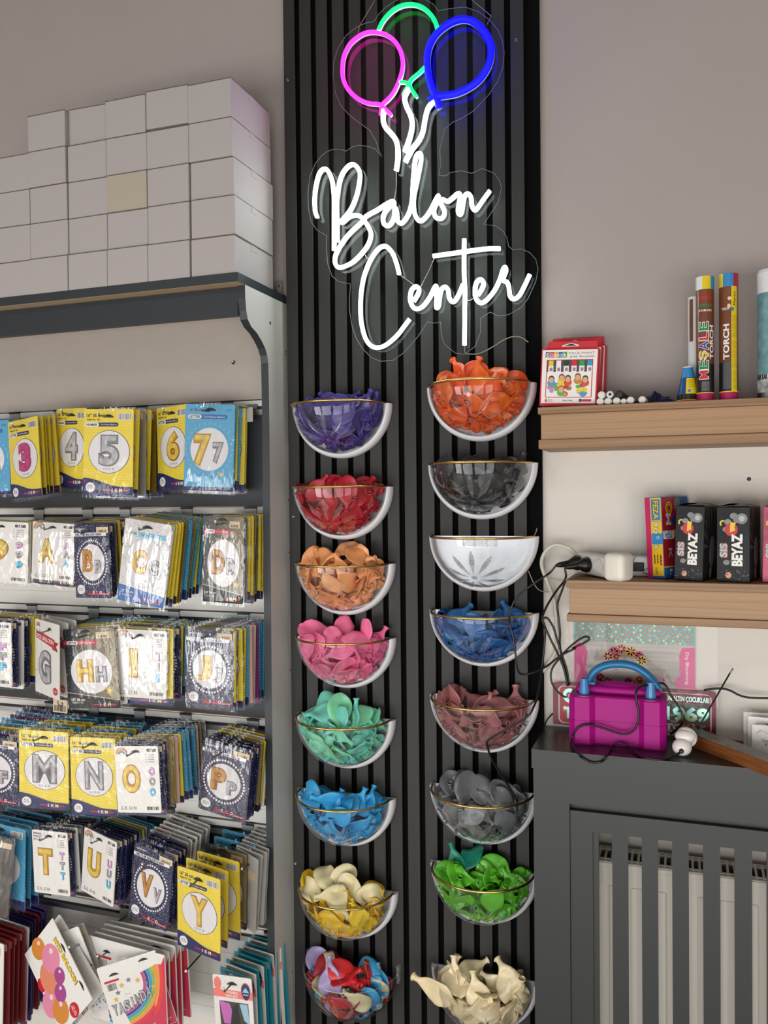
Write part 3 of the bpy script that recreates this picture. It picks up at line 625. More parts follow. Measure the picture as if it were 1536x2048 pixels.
PAL = {'gold': (M('gold_line', '#9a6a1c', .4), M('gold_body', '#d6a129', .35, var=.3, vscale=70), M('gold_light', '#f0cf62', .35, var=.28, vscale=55)), 'copper': (M('copper_line', '#5e3a1a', .4), M('copper_body', '#a06a2c', .35), M('copper_light', '#d79a4a', .35, var=.4, vscale=55)),
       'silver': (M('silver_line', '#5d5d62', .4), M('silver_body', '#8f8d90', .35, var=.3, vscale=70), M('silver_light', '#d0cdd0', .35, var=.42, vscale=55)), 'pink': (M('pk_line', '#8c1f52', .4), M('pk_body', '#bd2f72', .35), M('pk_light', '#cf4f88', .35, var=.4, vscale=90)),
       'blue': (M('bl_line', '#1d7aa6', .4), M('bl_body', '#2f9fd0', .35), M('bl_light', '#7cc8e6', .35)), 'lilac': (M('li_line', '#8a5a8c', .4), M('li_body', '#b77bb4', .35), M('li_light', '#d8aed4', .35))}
def foil(b, s, cx, cz, w, h, pal, l=4):
    A, B2, C = PAL[pal]; k = .0 if s in 'MNW' else .022
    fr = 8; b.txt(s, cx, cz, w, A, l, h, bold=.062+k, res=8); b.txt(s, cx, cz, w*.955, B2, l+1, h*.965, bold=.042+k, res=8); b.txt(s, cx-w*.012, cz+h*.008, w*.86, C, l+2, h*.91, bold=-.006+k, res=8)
def card(w, h, mat, r=.004, edge=None):
    b = MB(); p = []
    for cx, cz, a0 in ((w/2-r, -h+r, -90), (w/2-r, -r, 0), (-w/2+r, -r, 90), (-w/2+r, -h+r, 180)):
        for k in range(4): q = math.radians(a0+30*k); p.append((cx+r*math.cos(q), cz+r*math.sin(q)))
    b.prism(p, -.001, .001, mat, edge or WHITE); b.L0 = .001; b.w, b.h = w, h; return b
def slot(b, fx, fz, s=1, l=5):
    x, z = X(b, fx), Z(b, fz); b.poly([(x-.014*s, z-.003*s), (x+.014*s, z-.003*s), (x+.012*s, z), (x+.004*s, z+.004*s), (x-.004*s, z+.004*s), (x-.012*s, z)], INK, l)
X = lambda b, f: (f-.5)*b.w
Z = lambda b, f: -f*b.h
def logo(b, x0, x1, fz, l=3):
    w, h = b.w, b.h; cx = (x0+x1)/2
    b.pill(X(b, x0), X(b, x1), Z(b, fz+.008), Z(b, fz-.008), RED, l)
    for i, (c, m) in enumerate((('1', WHITE), ('K', M('sky_ink', '#bfe0ec', .5)), ('M', M('straw_ink', '#efe3a0', .5)))):
        b.txt(c, X(b, cx-.075+.085*i), Z(b, fz), None, m, l+1, h=h*.042, bold=.03)
def wave(b, mat, top, l=2):
    p = [(X(b, 0), Z(b, 1))]+[(X(b, 1), Z(b, 1))]; n = 16
    for k in range(n+1):
        f = 1-k/n; p.append((X(b, f), Z(b, .90+(.80-.90)*(.5+.5*math.cos(PI*min(1, f*1.25))) if f < .8 else .90-.0*(f-.8))))
    b.poly([(x, z+b.h*.006) for x, z in p[2:]]+[(x, z-b.h*.004) for x, z in reversed(p[2:])], top, l+.5); b.poly(p, mat, l)
def art_yellow(w, h, s=None, pal='silver', word='LETTER', ground=None, small=None):
    b = card(w, h, ground or YEL, edge=M('yellow_edge', '#cdb31a', .5)); ink = NAVY if ground else INK
    b.txt('16" 36 cm', X(b, .22), Z(b, .075), w*.32, ink, 2, bold=.02); b.txt('Approx. 1pc', X(b, .2), Z(b, .125), w*.27, ink, 2, bold=.01)
    b.pill(X(b, .03), X(b, .70), Z(b, .205), Z(b, .158), NAVY, 2); b.pill(X(b, .03), X(b, .31), Z(b, .21), Z(b, .158), WHITE, 3)
    b.txt(word, X(b, .17), Z(b, .184), w*.22, NAVY, 4, bold=.03); b.txt('Foil Helium Balloon', X(b, .51), Z(b, .181), w*.32, WHITE, 4)
    b.bars(X(b, .70), X(b, .95), Z(b, .125), Z(b, .055), 4, 16, bg=WHITE)
    b.ell(X(b, .52), Z(b, .5), w*.415, h*.252, NAVY, 2); b.ell(X(b, .52), Z(b, .5), w*.405, h*.246, CIRC, 3)
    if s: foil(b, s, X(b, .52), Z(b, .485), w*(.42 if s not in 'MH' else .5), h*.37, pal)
    b.txt('C E  O  O', X(b, .52), Z(b, .70), w*.22, INK, 4); wave(b, NAVY, M('yellow_line', '#e8d44a', .5))
    b.ell(X(b, .15), Z(b, .915), w*.095, h*.058, WHITE, 3); b.txt('FOIL', X(b, .15), Z(b, .90), w*.1, NAVY, 4); b.txt('BALLOON', X(b, .15), Z(b, .925), w*.13, NAVY, 4)
    logo(b, .42, .92, .945); slot(b, .5, .085); return b
def art_blue(w, h, s=None):
    b = card(w, h, BLUD, edge=LBLUE)
    if s:
        b.rect(X(b, .01), X(b, .99), Z(b, .99), Z(b, .005), LBLUE, 1)
        b.txt('46" 85cm', X(b, .2), Z(b, .065), w*.24, NAVY, 2); b.txt('1 PC', X(b, .88), Z(b, .065), w*.1, NAVY, 2)
        for k in range(28):
            q = 2*PI*k/28; b.poly([(X(b, .5)+w*.45*math.cos(q+d)*r, Z(b, .52)+h*.29*math.sin(q+d)*r) for d, r in ((-.03, 1), (0, 1.1), (.03, 1))], M('pale_blue', '#8cc6e2', .5), 2)
        b.pill(X(b, .04), X(b, .85), Z(b, .17), Z(b, .118), BLUEP, 2); b.pill(X(b, .05), X(b, .33), Z(b, .168), Z(b, .12), WHITE, 3); b.txt('LETTER', X(b, .19), Z(b, .144), w*.22, NAVY, 4, bold=.03); b.txt('Foil Helium Balloon', X(b, .59), Z(b, .144), w*.42, WHITE, 4)
        b.ell(X(b, .5), Z(b, .52), w*.40, h*.262, LBLUE, 2); b.ell(X(b, .5), Z(b, .52), w*.38, h*.25, CIRC, 3)
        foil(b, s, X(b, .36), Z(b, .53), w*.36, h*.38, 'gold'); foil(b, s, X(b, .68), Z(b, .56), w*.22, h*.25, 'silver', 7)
        b.rect(X(b, 0), X(b, 1), Z(b, 1), Z(b, .955), NAVY, 2); b.star(X(b, .74), Z(b, .81), w*.06, M('star_gold', '#e6b92a', .4), 8)
    else:
        b.ell(X(b, .5), Z(b, .5), w*.4, h*.25, CIRC, 2); b.rect(X(b, 0), X(b, 1), Z(b, 1), Z(b, .88), NAVY, 2); b.bars(X(b, .7), X(b, .94), Z(b, .12), Z(b, .05), 4, 12, bg=WHITE)
    slot(b, .5, .06); return b
def art_navy(w, h, s=None, pal='copper', band='HELYUM BALON HARF'):
    b = card(w, h, NAVD, edge=NAVY); b.txt('DECO PARTY', X(b, .2), Z(b, .055), w*.26, WHITE, 2, bold=.02)
    b.rect(X(b, .0), X(b, .92), Z(b, .155), Z(b, .108), WHITE, 2); b.txt(band, X(b, .42), Z(b, .132), w*.74, NAVY, 3, bold=.035)
    for k in range(44):
        q = 2*PI*k/44; b.ell(X(b, .5)+w*.425*math.cos(q), Z(b, .515)+h*.30*math.sin(q), w*.021, w*.021, WHITE, 3, 10)
    b.ell(X(b, .5), Z(b, .515), w*.355, h*.25, CIRC, 3)
    if s: foil(b, s, X(b, .39), Z(b, .50), w*.33, h*.33, pal); foil(b, s, X(b, .68), Z(b, .58), w*.21, h*.20, 'silver', 7)
    b.ell(X(b, .16), Z(b, .885), w*.105, h*.065, WHITE, 3); b.txt('HELIUM', X(b, .16), Z(b, .872), w*.13, NAVY, 4); b.txt('BALLOON', X(b, .16), Z(b, .898), w*.14, NAVY, 4)
    b.pill(X(b, .36), X(b, .97), Z(b, .955), Z(b, .93), RED, 3)
    for i, c in enumerate('DECO'): b.txt(c, X(b, .42+.1*i), Z(b, .925), None, [RED, M('sky_ink', '#bfe0ec', .5), PINKP, WHITE][i], 4, h=h*.045, bold=.04)
    b.txt('Balloon Harf', X(b, .86), Z(b, .942), w*.18, WHITE, 4); b.rect(X(b, .66), X(b, .99), Z(b, .115), Z(b, .035), BEIGE, 6); b.bars(X(b, .72), X(b, .94), Z(b, .105), Z(b, .075), 7, 14); return b
def rainbow(b, fx, fz, r):
    for i, c in enumerate(('#c9484a', '#e0a23c', '#6a9c5c', '#4a6aa0')): b.arc(X(b, fx), Z(b, fz), r*(1-.2*i), r*(.86-.2*i), 0, 180, M('bow%d' % i, c, .5), 2, 10)
def art_white(w, h, s=None, pal='gold', head=None, ts=1.0):
    b = card(w, h, WHITE)
    if head:
        for i, (q, c) in enumerate((('REAL', 0), ('PARTY', 1), ('STORE', 2))): b.txt(q, X(b, .16), Z(b, .05+.048*i), w*.24, M('plum_ink', '#8a3a5c', .5) if i % 2 else NAVY, 2, h=h*.03, bold=.02)
    else: rainbow(b, .16, .12, w*.14)
    b.pill(X(b, .74), X(b, .95), Z(b, .085), Z(b, .04), DGREY, 2, r=w*.015); b.txt('16"', X(b, .85), Z(b, .062), w*.1, WHITE, 3, bold=.03)
    for i, q in enumerate(('ALTIN', 'GUMUS', 'PEMBE', 'MAVI')): b.txt(q, X(b, .84), Z(b, .13+.035*i), w*.13, DGREY, 2, h=h*.018); b.rect(X(b, .70), X(b, .735), Z(b, .14+.035*i), Z(b, .12+.035*i), M('pale_grey', '#cfccc8', .5), 2)
    if s:
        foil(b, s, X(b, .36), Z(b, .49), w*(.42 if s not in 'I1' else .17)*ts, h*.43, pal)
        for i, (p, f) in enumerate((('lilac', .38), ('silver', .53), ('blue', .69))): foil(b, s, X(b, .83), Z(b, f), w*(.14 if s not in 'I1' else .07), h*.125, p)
    b.txt('C E  O N', X(b, .26), Z(b, .925), w*.34, DGREY, 2); b.rect(X(b, .07), X(b, .45), Z(b, .952), Z(b, .95), DGREY, 2); b.bars(X(b, .68), X(b, .95), Z(b, .955), Z(b, .905), 3, 16); slot(b, .48, .08, .8); return b
def art_night(w, h, s=None):
    b = card(w, h, NIGHT, edge=INK); b.rect(X(b, .0), X(b, .66), Z(b, .20), Z(b, .15), M('rose_band', '#cf3a50', .45), 2); b.pill(X(b, .06), X(b, .28), Z(b, .198), Z(b, .152), WHITE, 3)
    b.txt('LETTER', X(b, .17), Z(b, .175), w*.17, NAVY, 4, bold=.03); b.txt('Foil Helium Balloon', X(b, .46), Z(b, .175), w*.3, WHITE, 4)
    b.ell(X(b, .50), Z(b, .54), w*.40, h*.275, CIRC, 2)
    if s: foil(b, s, X(b, .38), Z(b, .53), w*.33, h*.29, 'copper' if s == 'D' else 'gold'); foil(b, s, X(b, .69), Z(b, .575), w*.22, h*.20, 'silver', 7)
    b.poly([(X(b, 0), Z(b, .80)), (X(b, 1), Z(b, .90)), (X(b, 1), Z(b, 1)), (X(b, 0), Z(b, 1))], INK, 2); b.poly([(X(b, 0), Z(b, .797)), (X(b, 1), Z(b, .897)), (X(b, 1), Z(b, .902)), (X(b, 0), Z(b, .802))], WHITE, 3)
    b.txt('18" 36 cm', X(b, .2), Z(b, .89), w*.26, WHITE, 3, bold=.02); b.txt('Approx. 1pc', X(b, .19), Z(b, .93), w*.22, WHITE, 3); b.star(X(b, .82), Z(b, .78), w*.075, M('star_gold', '#e6b92a', .4), 5, 80); logo(b, .48, .93, .955); slot(b, .45, .035)
    b.rect(X(b, .64), X(b, .9), Z(b, .13), Z(b, .05), BEIGE, 3); b.bars(X(b, .68), X(b, .86), Z(b, .12), Z(b, .09), 4, 12); return b
def art_confetti(w, h, s=None):
    b = card(w, h, CONF); b.rect(X(b, .1), X(b, .9), Z(b, .2), Z(b, .14), M('pale_blue', '#8cc6e2', .5), 2); b.pill(X(b, .06), X(b, .32), Z(b, .195), Z(b, .145), WHITE, 3); b.txt('LETTER', X(b, .19), Z(b, .17), w*.2, NAVY, 4, bold=.03); b.txt('Foil Helium Balloon', X(b, .58), Z(b, .17), w*.4, BLUEP, 4)
    b.ell(X(b, .5), Z(b, .5), w*.41, h*.3, M('pale_blue', '#8cc6e2', .5), 2); b.ell(X(b, .5), Z(b, .5), w*.4, h*.293, CIRC, 3)
    if s: foil(b, s, X(b, .40), Z(b, .5), w*.32, h*.3, 'gold'); foil(b, s, X(b, .72), Z(b, .54), w*.22, h*.19, 'silver', 7)
    b.poly([(X(b, 0), Z(b, .80)), (X(b, 1), Z(b, .87)), (X(b, 1), Z(b, 1)), (X(b, 0), Z(b, 1))], BLUEP, 3); b.txt('32" 72 cm', X(b, .2), Z(b, .875), w*.26, WHITE, 4, bold=.02); b.txt('Approx. 1pc', X(b, .2), Z(b, .92), w*.22, WHITE, 4); logo(b, .38, .95, .945, 4); slot(b, .5, .07); return b
def art_g(w, h, s='G'):
    b = card(w, h, WHITE); rainbow(b, .14, .09, w*.08); b.poly([(X(b, .06), Z(b, .14)), (X(b, .82), Z(b, .22)), (X(b, .82), Z(b, .34)), (X(b, .06), Z(b, .25))], RED, 2); b.poly([(X(b, .8), Z(b, .24)), (X(b, .98), Z(b, .25)), (X(b, .88), Z(b, .30)), (X(b, .96), Z(b, .37)), (X(b, .72), Z(b, .35))], M('dark_red', '#9c1a26', .5), 1.5)
    b.txt('FOIL BALLOON', X(b, .44), Z(b, .24), w*.68, WHITE, 3, h=h*.06, bold=.03, rot=-5)
    foil(b, s, X(b, .42), Z(b, .62), w*.52, h*.46, 'silver'); b.ell(X(b, .84), Z(b, .90), w*.1, h*.05, RED, 2); b.txt('HELIUM', X(b, .84), Z(b, .90), w*.14, WHITE, 3); b.txt('18 INCH', X(b, .06), Z(b, .70), w*.1, RED, 2); slot(b, .62, .09, .7); return b
def art_flat(w, h, mat, edge=None):
    b = card(w, h, mat, edge=edge or mat); b.rect(X(b, .68), X(b, .95), Z(b, .12), Z(b, .05), BEIGE, 2); slot(b, .5, .06, .8, 2); return b
def art_glitter(w, h, s=None):
    b = card(w, h, GREYC, edge=GREYC); p = [(.12, .40), (.30, .42), (.36, .5), (.45, .40), (.62, .36), (.74, .40), (.70, .52), (.60, .62), (.62, .75), (.70, .88), (.66, .95), (.40, .93), (.36, .84), (.42, .72), (.40, .60), (.26, .58), (.18, .52)]
    b.poly([(X(b, x), Z(b, z)) for x, z in p], GLIT, 2); b.rect(X(b, .45), X(b, .9), Z(b, .32), Z(b, .2), BEIGE, 2); return b
def art_party(w, h, s=None):
    b = card(w, h, M_speck('pale_confetti', '#e9e4dd', '#b9a0a4', 240, .16)); b.rect(X(b, 0), X(b, 1), Z(b, .255), Z(b, .165), CORAL, 2); b.ell(X(b, .12), Z(b, .1), w*.09, h*.075, CORAL, 3)
    b.txt('ISTANBUL', X(b, .5), Z(b, .19), w*.28, WHITE, 3, h=h*.028, bold=.03); b.txt('PARTI SETI', X(b, .47), Z(b, .232), w*.3, WHITE, 3, h=h*.028, bold=.03); b.ell(X(b, .84), Z(b, .16), w*.125, h*.105, CORAL, 3); b.ell(X(b, .84), Z(b, .16), w*.11, h*.094, NAVY, 4); b.poly([(X(b, .75), Z(b, .17)), (X(b, .84), Z(b, .11)), (X(b, .93), Z(b, .17))], M('pale_blue', '#8cc6e2', .5), 5); b.txt('BALON', X(b, .84), Z(b, .195), w*.13, WHITE, 5, bold=.03)
    b.poly([(X(b, .14), Z(b, .30)), (X(b, .88), Z(b, .30)), (X(b, .92), Z(b, .97)), (X(b, .16), Z(b, .97))], SMOKE, 2); b.poly([(X(b, .14), Z(b, .30)), (X(b, .40), Z(b, .32)), (X(b, .46), Z(b, .40)), (X(b, .40), Z(b, .56)), (X(b, .24), Z(b, .56))], M('orchid_film', '#c46ab4', .35), 3)
    b.poly([(X(b, .66), Z(b, .31)), (X(b, .86), Z(b, .31)), (X(b, .9), Z(b, .55)), (X(b, .76), Z(b, .5))], M('ice_film', '#9cc3d4', .3), 3); b.poly([(X(b, .46), Z(b, .36)), (X(b, .6), Z(b, .32)), (X(b, .78), Z(b, .97)), (X(b, .36), Z(b, .97))], INK, 3); b.rect(X(b, .48), X(b, .56), Z(b, .72), Z(b, .56), WHITE, 4); slot(b, .5, .085, .9); return b
def art_birthday(w, h, s=None):
    b = card(w, h, WHITE); b.pill(X(b, .05), X(b, .30), Z(b, .235), Z(b, .205), RED, 2); b.bars(X(b, .08), X(b, .24), Z(b, .34), Z(b, .25), 2, 10)
    for k, (fx, fz) in enumerate(((.16, .47), (.22, .39), (.31, .31), (.44, .27), (.58, .31), (.70, .37), (.80, .45))): b.star(X(b, fx), Z(b, fz), w*.05, M('star_gold', '#e6b92a', .4) if k % 2 == 0 else PAL['silver'][1], 3, 80)
    for k in range(14): rr = random.Random(k+3); b.ell(X(b, rr.uniform(.2, .8)), Z(b, rr.uniform(.42, .6)), w*.008, w*.008, PAL['silver'][1], 3, 8)
    # rainbow sweeping round the lower right corner
    for i, c in enumerate(('#d23a56', '#e8453c', '#ee9a36', '#8ab83e', '#2f9ac8', '#4a3a86', '#c24a86')):
        r1 = (1.0-.06*i)*w*.86; m = M('sweep%d' % i, c, .45); pts = []
        cx, cz = X(b, .16), Z(b, .30)
        def cl(x, z): return (min(max(x, X(b, 0)+.001), X(b, 1)-.001), min(max(z, Z(b, 1)+.001), Z(b, 0)-.001))
        n = 22; a0, a1 = math.radians(-82), math.radians(12)
        for k in range(n):
            t0 = a0+(a1-a0)*k/n; t1 = a0+(a1-a0)*(k+1)/n; ri = r1-.05*w*.92 if i else r1*.94; ro = r1 if i else w*2
            b.poly([cl(cx+r*math.cos(q), cz+r*math.sin(q)*.9) for r, q in ((ri, t0), (ro, t0), (ro, t1), (ri, t1))], m, 2)
    for i, (c, q) in enumerate(zip('YASINDA', (-18, -10, -4, 2, 8, 14, 20))): foil(b, c, X(b, .10+.10*i), Z(b, .60-.003*(i*i)), w*(.095 if c != 'I' else .035), h*.155, 'silver', 5)
    for fx in (.84, .62): b.txt('YASINDA', X(b, fx), Z(b, .93), w*.2, WHITE, 6, rot=18)
    slot(b, .24, .14, .8); slot(b, .76, .07, .8); return b
def art_myd(w, h, s=None):
    b = card(w, h, WHITE, r=.002); T = PAL['gold']
    b.txt('MYD BALOON', X(b, .46), Z(b, .16), w*.56, M('brown_ink', '#5a2a14', .5), 2, h=h*.095, bold=.09); b.txt('MYD BALOON', X(b, .46), Z(b, .16), w*.545, M('yellow_ink', '#f2c81e', .5), 3, h=h*.08, bold=.045)
    pk = M('balloon_pink', '#e58aa8', .4); pl = M('balloon_peach', '#e08a6a', .4); ma = M('balloon_magenta', '#a8488c', .4); yl = M('balloon_amber', '#d88a3a', .4)
    for fx, fz, r, m in ((.10, .62, .12, yl), (.30, .45, .155, pk), (.52, .44, .09, ma), (.66, .60, .10, ma), (.44, .66, .18, pl), (.80, .78, .14, yl), (.66, .92, .15, pk)):
        b.ell(X(b, fx), Z(b, fz), w*r, w*r*1.2, m, 4-fz); b.ell(X(b, fx-r*.35), Z(b, fz)+w*r*.45, w*r*.2, w*r*.26, M('balloon_shine', '#f3d3dc', .4), 4.2-fz, 14)
    b.ell(X(b, .92), Z(b, .48), w*.08, w*.1, RED, 2); b.txt('AIR OR', X(b, .92), Z(b, .46), w*.1, WHITE, 3, bold=.02); b.txt('HELIUM', X(b, .92), Z(b, .5), w*.11, WHITE, 3, bold=.02); b.ell(X(b, .42), Z(b, 1-.06), w*.08, w*.07, RED, 3); slot(b, .34, .07, .9); slot(b, .80, .07, .9); return b
def art_stripe(w, h, s=None):
    b = card(w, h, WHITE); b.txt('Party', X(b, .3), Z(b, .2), w*.24, DGREY, 2)
    for i, c in enumerate(('#5c8ba6', '#d8893a', '#6a8a5a', '#c8503c')): b.rect(X(b, 0), X(b, 1), Z(b, .5+.045*i), Z(b, .475+.045*i), M('strp%d' % i, c, .5), 2)
    b.rect(X(b, 0), X(b, 1), Z(b, 1), Z(b, .68), M_speck('blue_checks', '#d6d6d6', '#7a86a0', 110, .33), 2); return b
W0, H0 = .118, .19
REAR = {'y': ('yellow dotted', lambda: art_yellow(W0, H0)), 'b': ('blue dotted', lambda: art_blue(W0, H0)), 'n': ('navy dotted', lambda: art_navy(W0, H0)), 'w': ('white', lambda: art_white(W0, H0)), 'k': ('black starry', lambda: art_night(W0, H0)),
        'c': ('confetti patterned', lambda: art_confetti(W0, H0)), 'g': ('gold foil', lambda: art_flat(W0, H0, GOLDC)), 's': ('silver foil', lambda: art_flat(W0, H0, SILC)), 'p': ('purple', lambda: art_flat(W0, H0, PURP)), 'm': ('plum', lambda: art_flat(W0, H0, MAGP)), 'l': ('light blue', lambda: art_flat(W0, H0, LBLUE)),
        'i': ('pale pink', lambda: art_flat(W0, H0, M('pale_pink', '#dcb8ae', .5))), 't': ('teal', lambda: art_flat(W0, H0, TEALP)), 'r': ('dark red', lambda: art_flat(W0, H0, M('maroon_print', '#7a2026', .5))), 'G': ('silver glitter', lambda: art_glitter(W0, H0)), 'P': ('white party set', lambda: art_party(W0, H0)), 'B': ('white rainbow', lambda: art_birthday(W0, H0)), 'v': ('white ribboned', lambda: art_g(W0, H0)), 'S': ('striped white', lambda: art_stripe(W0, H0)), 'x': ('plain grey', lambda: art_flat(W0, H0, GREYC))}
PROTO = {}
SLV = []
for k in range(5):
    b = MB(); nu, nv = 9, 13; vs = []
    for j in range(nv+1):
        for i in range(nu+1):
            x, z = i/nu-.5, -j/nv; e = max(0, 1-(2*x)**6)*max(0, 1-(2*z+1)**6)
            vs.append((x, -.0005-e*(.0032+.0022*noise.noise(Vector((x*5+k*9, z*7, k)))), z))
    b.add(vs, [(j*(nu+1)+i, j*(nu+1)+i+1, (j+1)*(nu+1)+i+1, (j+1)*(nu+1)+i) for j in range(nv) for i in range(nu)], FILM, True)
    o = b.build('sleeve'); SLV.append(o.data); bpy.data.objects.remove(o)
def sleeve(t, w, h, shiny=False):
    o = bpy.data.objects.new('sleeve', RNG.choice(SLV)); COL.objects.link(o)
    if shiny: o.material_slots[0].link = 'OBJECT'; o.material_slots[0].material = FILM2; o['label'] = 'very shiny crinkled clear film'
    o.parent = t; o.scale = (w+.007, 1, h+.012); o.location = (0, 0, .005)
def hook(H, name, tip):
    z = min(RZ, key=lambda q: abs(q-.006-(H.z-(-H.y)*.12)))
    t = thing('display_hook', 'steel display hook carrying '+name, 'hook', (H.x, 0, z), 'steel display hooks on the rails')
    b = MB(); b.rbox(-.015, .015, -.006, -.0022, -.026, .0145, M('zinc_plate', '#a3a5a8', .4, .7), .0012, 1); b.box(-.0151, .0151, -.008, -.0022, .010, .0148, BLACKM); b.build('bracket', t)
    a = Vector((0, -.006, -.014)); e = Vector((0, H.y, H.z-z-.002)); d = (e-a).normalized(); e2 = e+d*tip
    b = MB(); b.tube([a, e, e2, e2+Vector((0, -.004, .007))], .002, CHROME, 7); b.build('prong', t)
    b = MB(); b.ball(e2+Vector((0, -.004, .008)), .0028, WHITE, 8, 6); b.build('tip_cap', t)
    return z
SHINY = ('letter A', 'letter C', 'letter D', 'letter J', 'letter P', 'letter I ', 'number 7', 'smoky')
ORD = ['first', 'second', 'third', 'fourth', 'fifth', 'sixth', 'seventh', 'eighth', 'ninth', 'tenth', 'eleventh', 'twelfth', 'thirteenth', 'fourteenth', 'fifteenth', 'sixteenth']
def stack(short, label, mk, q, off, y, yaw=0, rear='', gap=.0085, fx=.48, fz=.07, film=True, tip=.030, hk=True, ryaw=None, grow=0, rise=0, back0=0.0, hookname=None):
    sc = .36458; pts = [(u*sc, off+v*sc) for u, v in q]
    Mx, w, h = frame(pts[0], pts[1], pts[2], y, yaw)
    t = thing('balloon_packet', label, 'packet', mtx=Mx, group='foil balloon packets on the hooks')
    b = mk(w, h); b.build('card', t)
    if film: sleeve(t, w, h, any(q in short for q in SHINY))
    H = Mx @ Vector(((fx-.5)*w, 0, -fz*h)); z = RZ[0]
    if hk: z = hook(H, hookname or ('the stack fronted by '+short), tip)
    z = min(RZ, key=lambda q: abs(q-.006-(H.z-(-H.y)*.12))); sl = ((z-.014)-(H.z-.002))/max(.02, (-.006-H.y))
    room = -.012-y; n = len(rear); st = gap if n == 0 else min(gap, (room-back0)/n)
    for i, c in enumerate(rear):
        nm, f = REAR[c]; yy = back0+st*(i+1)
        if c not in PROTO: PROTO[c] = f().build('card'); pc = PROTO[c]; me = pc.data; bpy.data.objects.remove(pc); PROTO[c] = me
        k = 1+grow*RNG.uniform(.3, 1)+RNG.uniform(-.02, .02); sx, sz = w/W0*k, h/H0*k*RNG.uniform(.98, 1.03)
        yw = math.radians((yaw if ryaw is None else ryaw)*(1-.25*(i+1)/max(1, n))-yaw); rl = RNG.uniform(-.022, .022)
        Q = Matrix.Translation((RNG.uniform(-.003, .003), yy, sl*yy)) @ Matrix.Translation(H) @ Matrix.Rotation(-yw, 4, 'Z') @ Matrix.Rotation(rl, 4, 'Y') @ Matrix.Translation(-H) @ Mx @ Matrix.Translation((0, 0, h*(sz*H0/h-1)*fz+rise))
        r = thing('balloon_packet', '%s balloon packet, %s behind %s' % (nm, ORD[i], short), 'packet', mtx=Q, group='foil balloon packets on the hooks')
        o = bpy.data.objects.new('card', PROTO[c]); COL.objects.link(o); o.parent = r; o.scale = (sx, 1, sz)
        if film: sleeve(r, w*k, h*k)
    return t, Mx, w, h, H
R1, R2, R3 = 780, 1180, 1600
Yw = lambda s, p, wd='LETTER': (lambda w, h: art_yellow(w, h, s, p, wd))
# top row
stack('the blue number 2 packet', 'light blue number 2 packet cut off at the left edge, top row', lambda w, h: art_blue(w, h, '2'), [(-190,175),(52,165),(-180,575)], R1, -.10, 0, 'bb')
stack('the pink number 3 packet', 'yellow packet with a spotted pink number 3', Yw('3', 'pink'), [(45,180),(207,140),(65,603)], R1, -.135, 16, 'yyyy', gap=.012, ryaw=15)
stack('the silver number 4 packet', 'yellow packet with a silver number 4 partly behind the number 5', Yw('4', 'silver', 'NUMBER'), [(312,108),(478,95),(300,530)], R1, -.085, 8, 'yyb', rise=-.004)
stack('the silver number 5 packet', 'yellow packet with a large silver number 5', Yw('5', 'silver', 'NUMBER'), [(462,105),(735,103),(455,572)], R1, -.135, -5, 'ysygb', gap=.022, grow=.03)
stack('the gold number 6 packet', 'yellow packet with a gold number 6 beside the blue 7', Yw('6', 'gold'), [(860,103),(1030,74),(868,545)], R1, -.075, 20, 'yg')
stack('the blue number 7 packet', 'light blue packet with a gold and a silver number 7', lambda w, h: art_blue(w, h, '7'), [(1020,78),(1292,80),(1003,550)], R1, -.085, -12, 'bybyyg', gap=.011)
t = thing('display_hook', 'empty hook with a flat grey tag plate at the right end of the top rail', 'hook', at(505, 816, -.002), 'steel display hooks on the rails'); b = MB(); b.rbox(-.014, .014, -.004, 0, -.004, .008, CHROME, .001, 1); b.build('bracket', t); b = MB(); b.tube([(0, -.004, 0), (-.002, -.06, -.004)], .0018, CHROME, 6); b.build('prong', t); b = MB(); b.rbox(-.012, .012, -.022, -.0205, -.034, 0, GREYC, .0007, 1); b.build('tag_plate', t)
# second row
stack('the white number 9 packet', 'white packet with a gold number 9 at the left edge, second row', lambda w, h: art_white(w, h, '9', ts=1.25), [(-120,715),(158,728),(-125,1045)], R1, -.13, 0, 'wyy', film=True)
stack('the pale letter A packet', 'white packet with a pale gold letter A under shiny film', lambda w, h: art_white(w, h, 'A', 'gold'), [(183,728),(412,728),(160,1040)], R1, -.13, 0, 'kyyn', grow=.14, rise=-.004)
stack('the navy letter B packet', 'navy dotted packet with a copper letter B and a beige price sticker', lambda w, h: art_navy(w, h, 'B'), [(405,745),(597,733),(412,1142)], R1, -.14, 6, 'nkynyn', gap=.014, fx=.45)
stack('the confetti letter C packet', 'large confetti patterned packet with a gold letter C and blue base', lambda w, h: art_confetti(w, h, 'C'), [(690,705),(945,738),(634,1150)], R1, -.165, 0, 'cyyygbbkybyb', gap=.0115)
stack('the black letter D packet', 'black starry packet with a copper letter D', lambda w, h: art_night(w, h, 'D'), [(1122,693),(1342,697),(1106,1160)], R1, -.13, 0, 'syykkyy', gap=.0125)
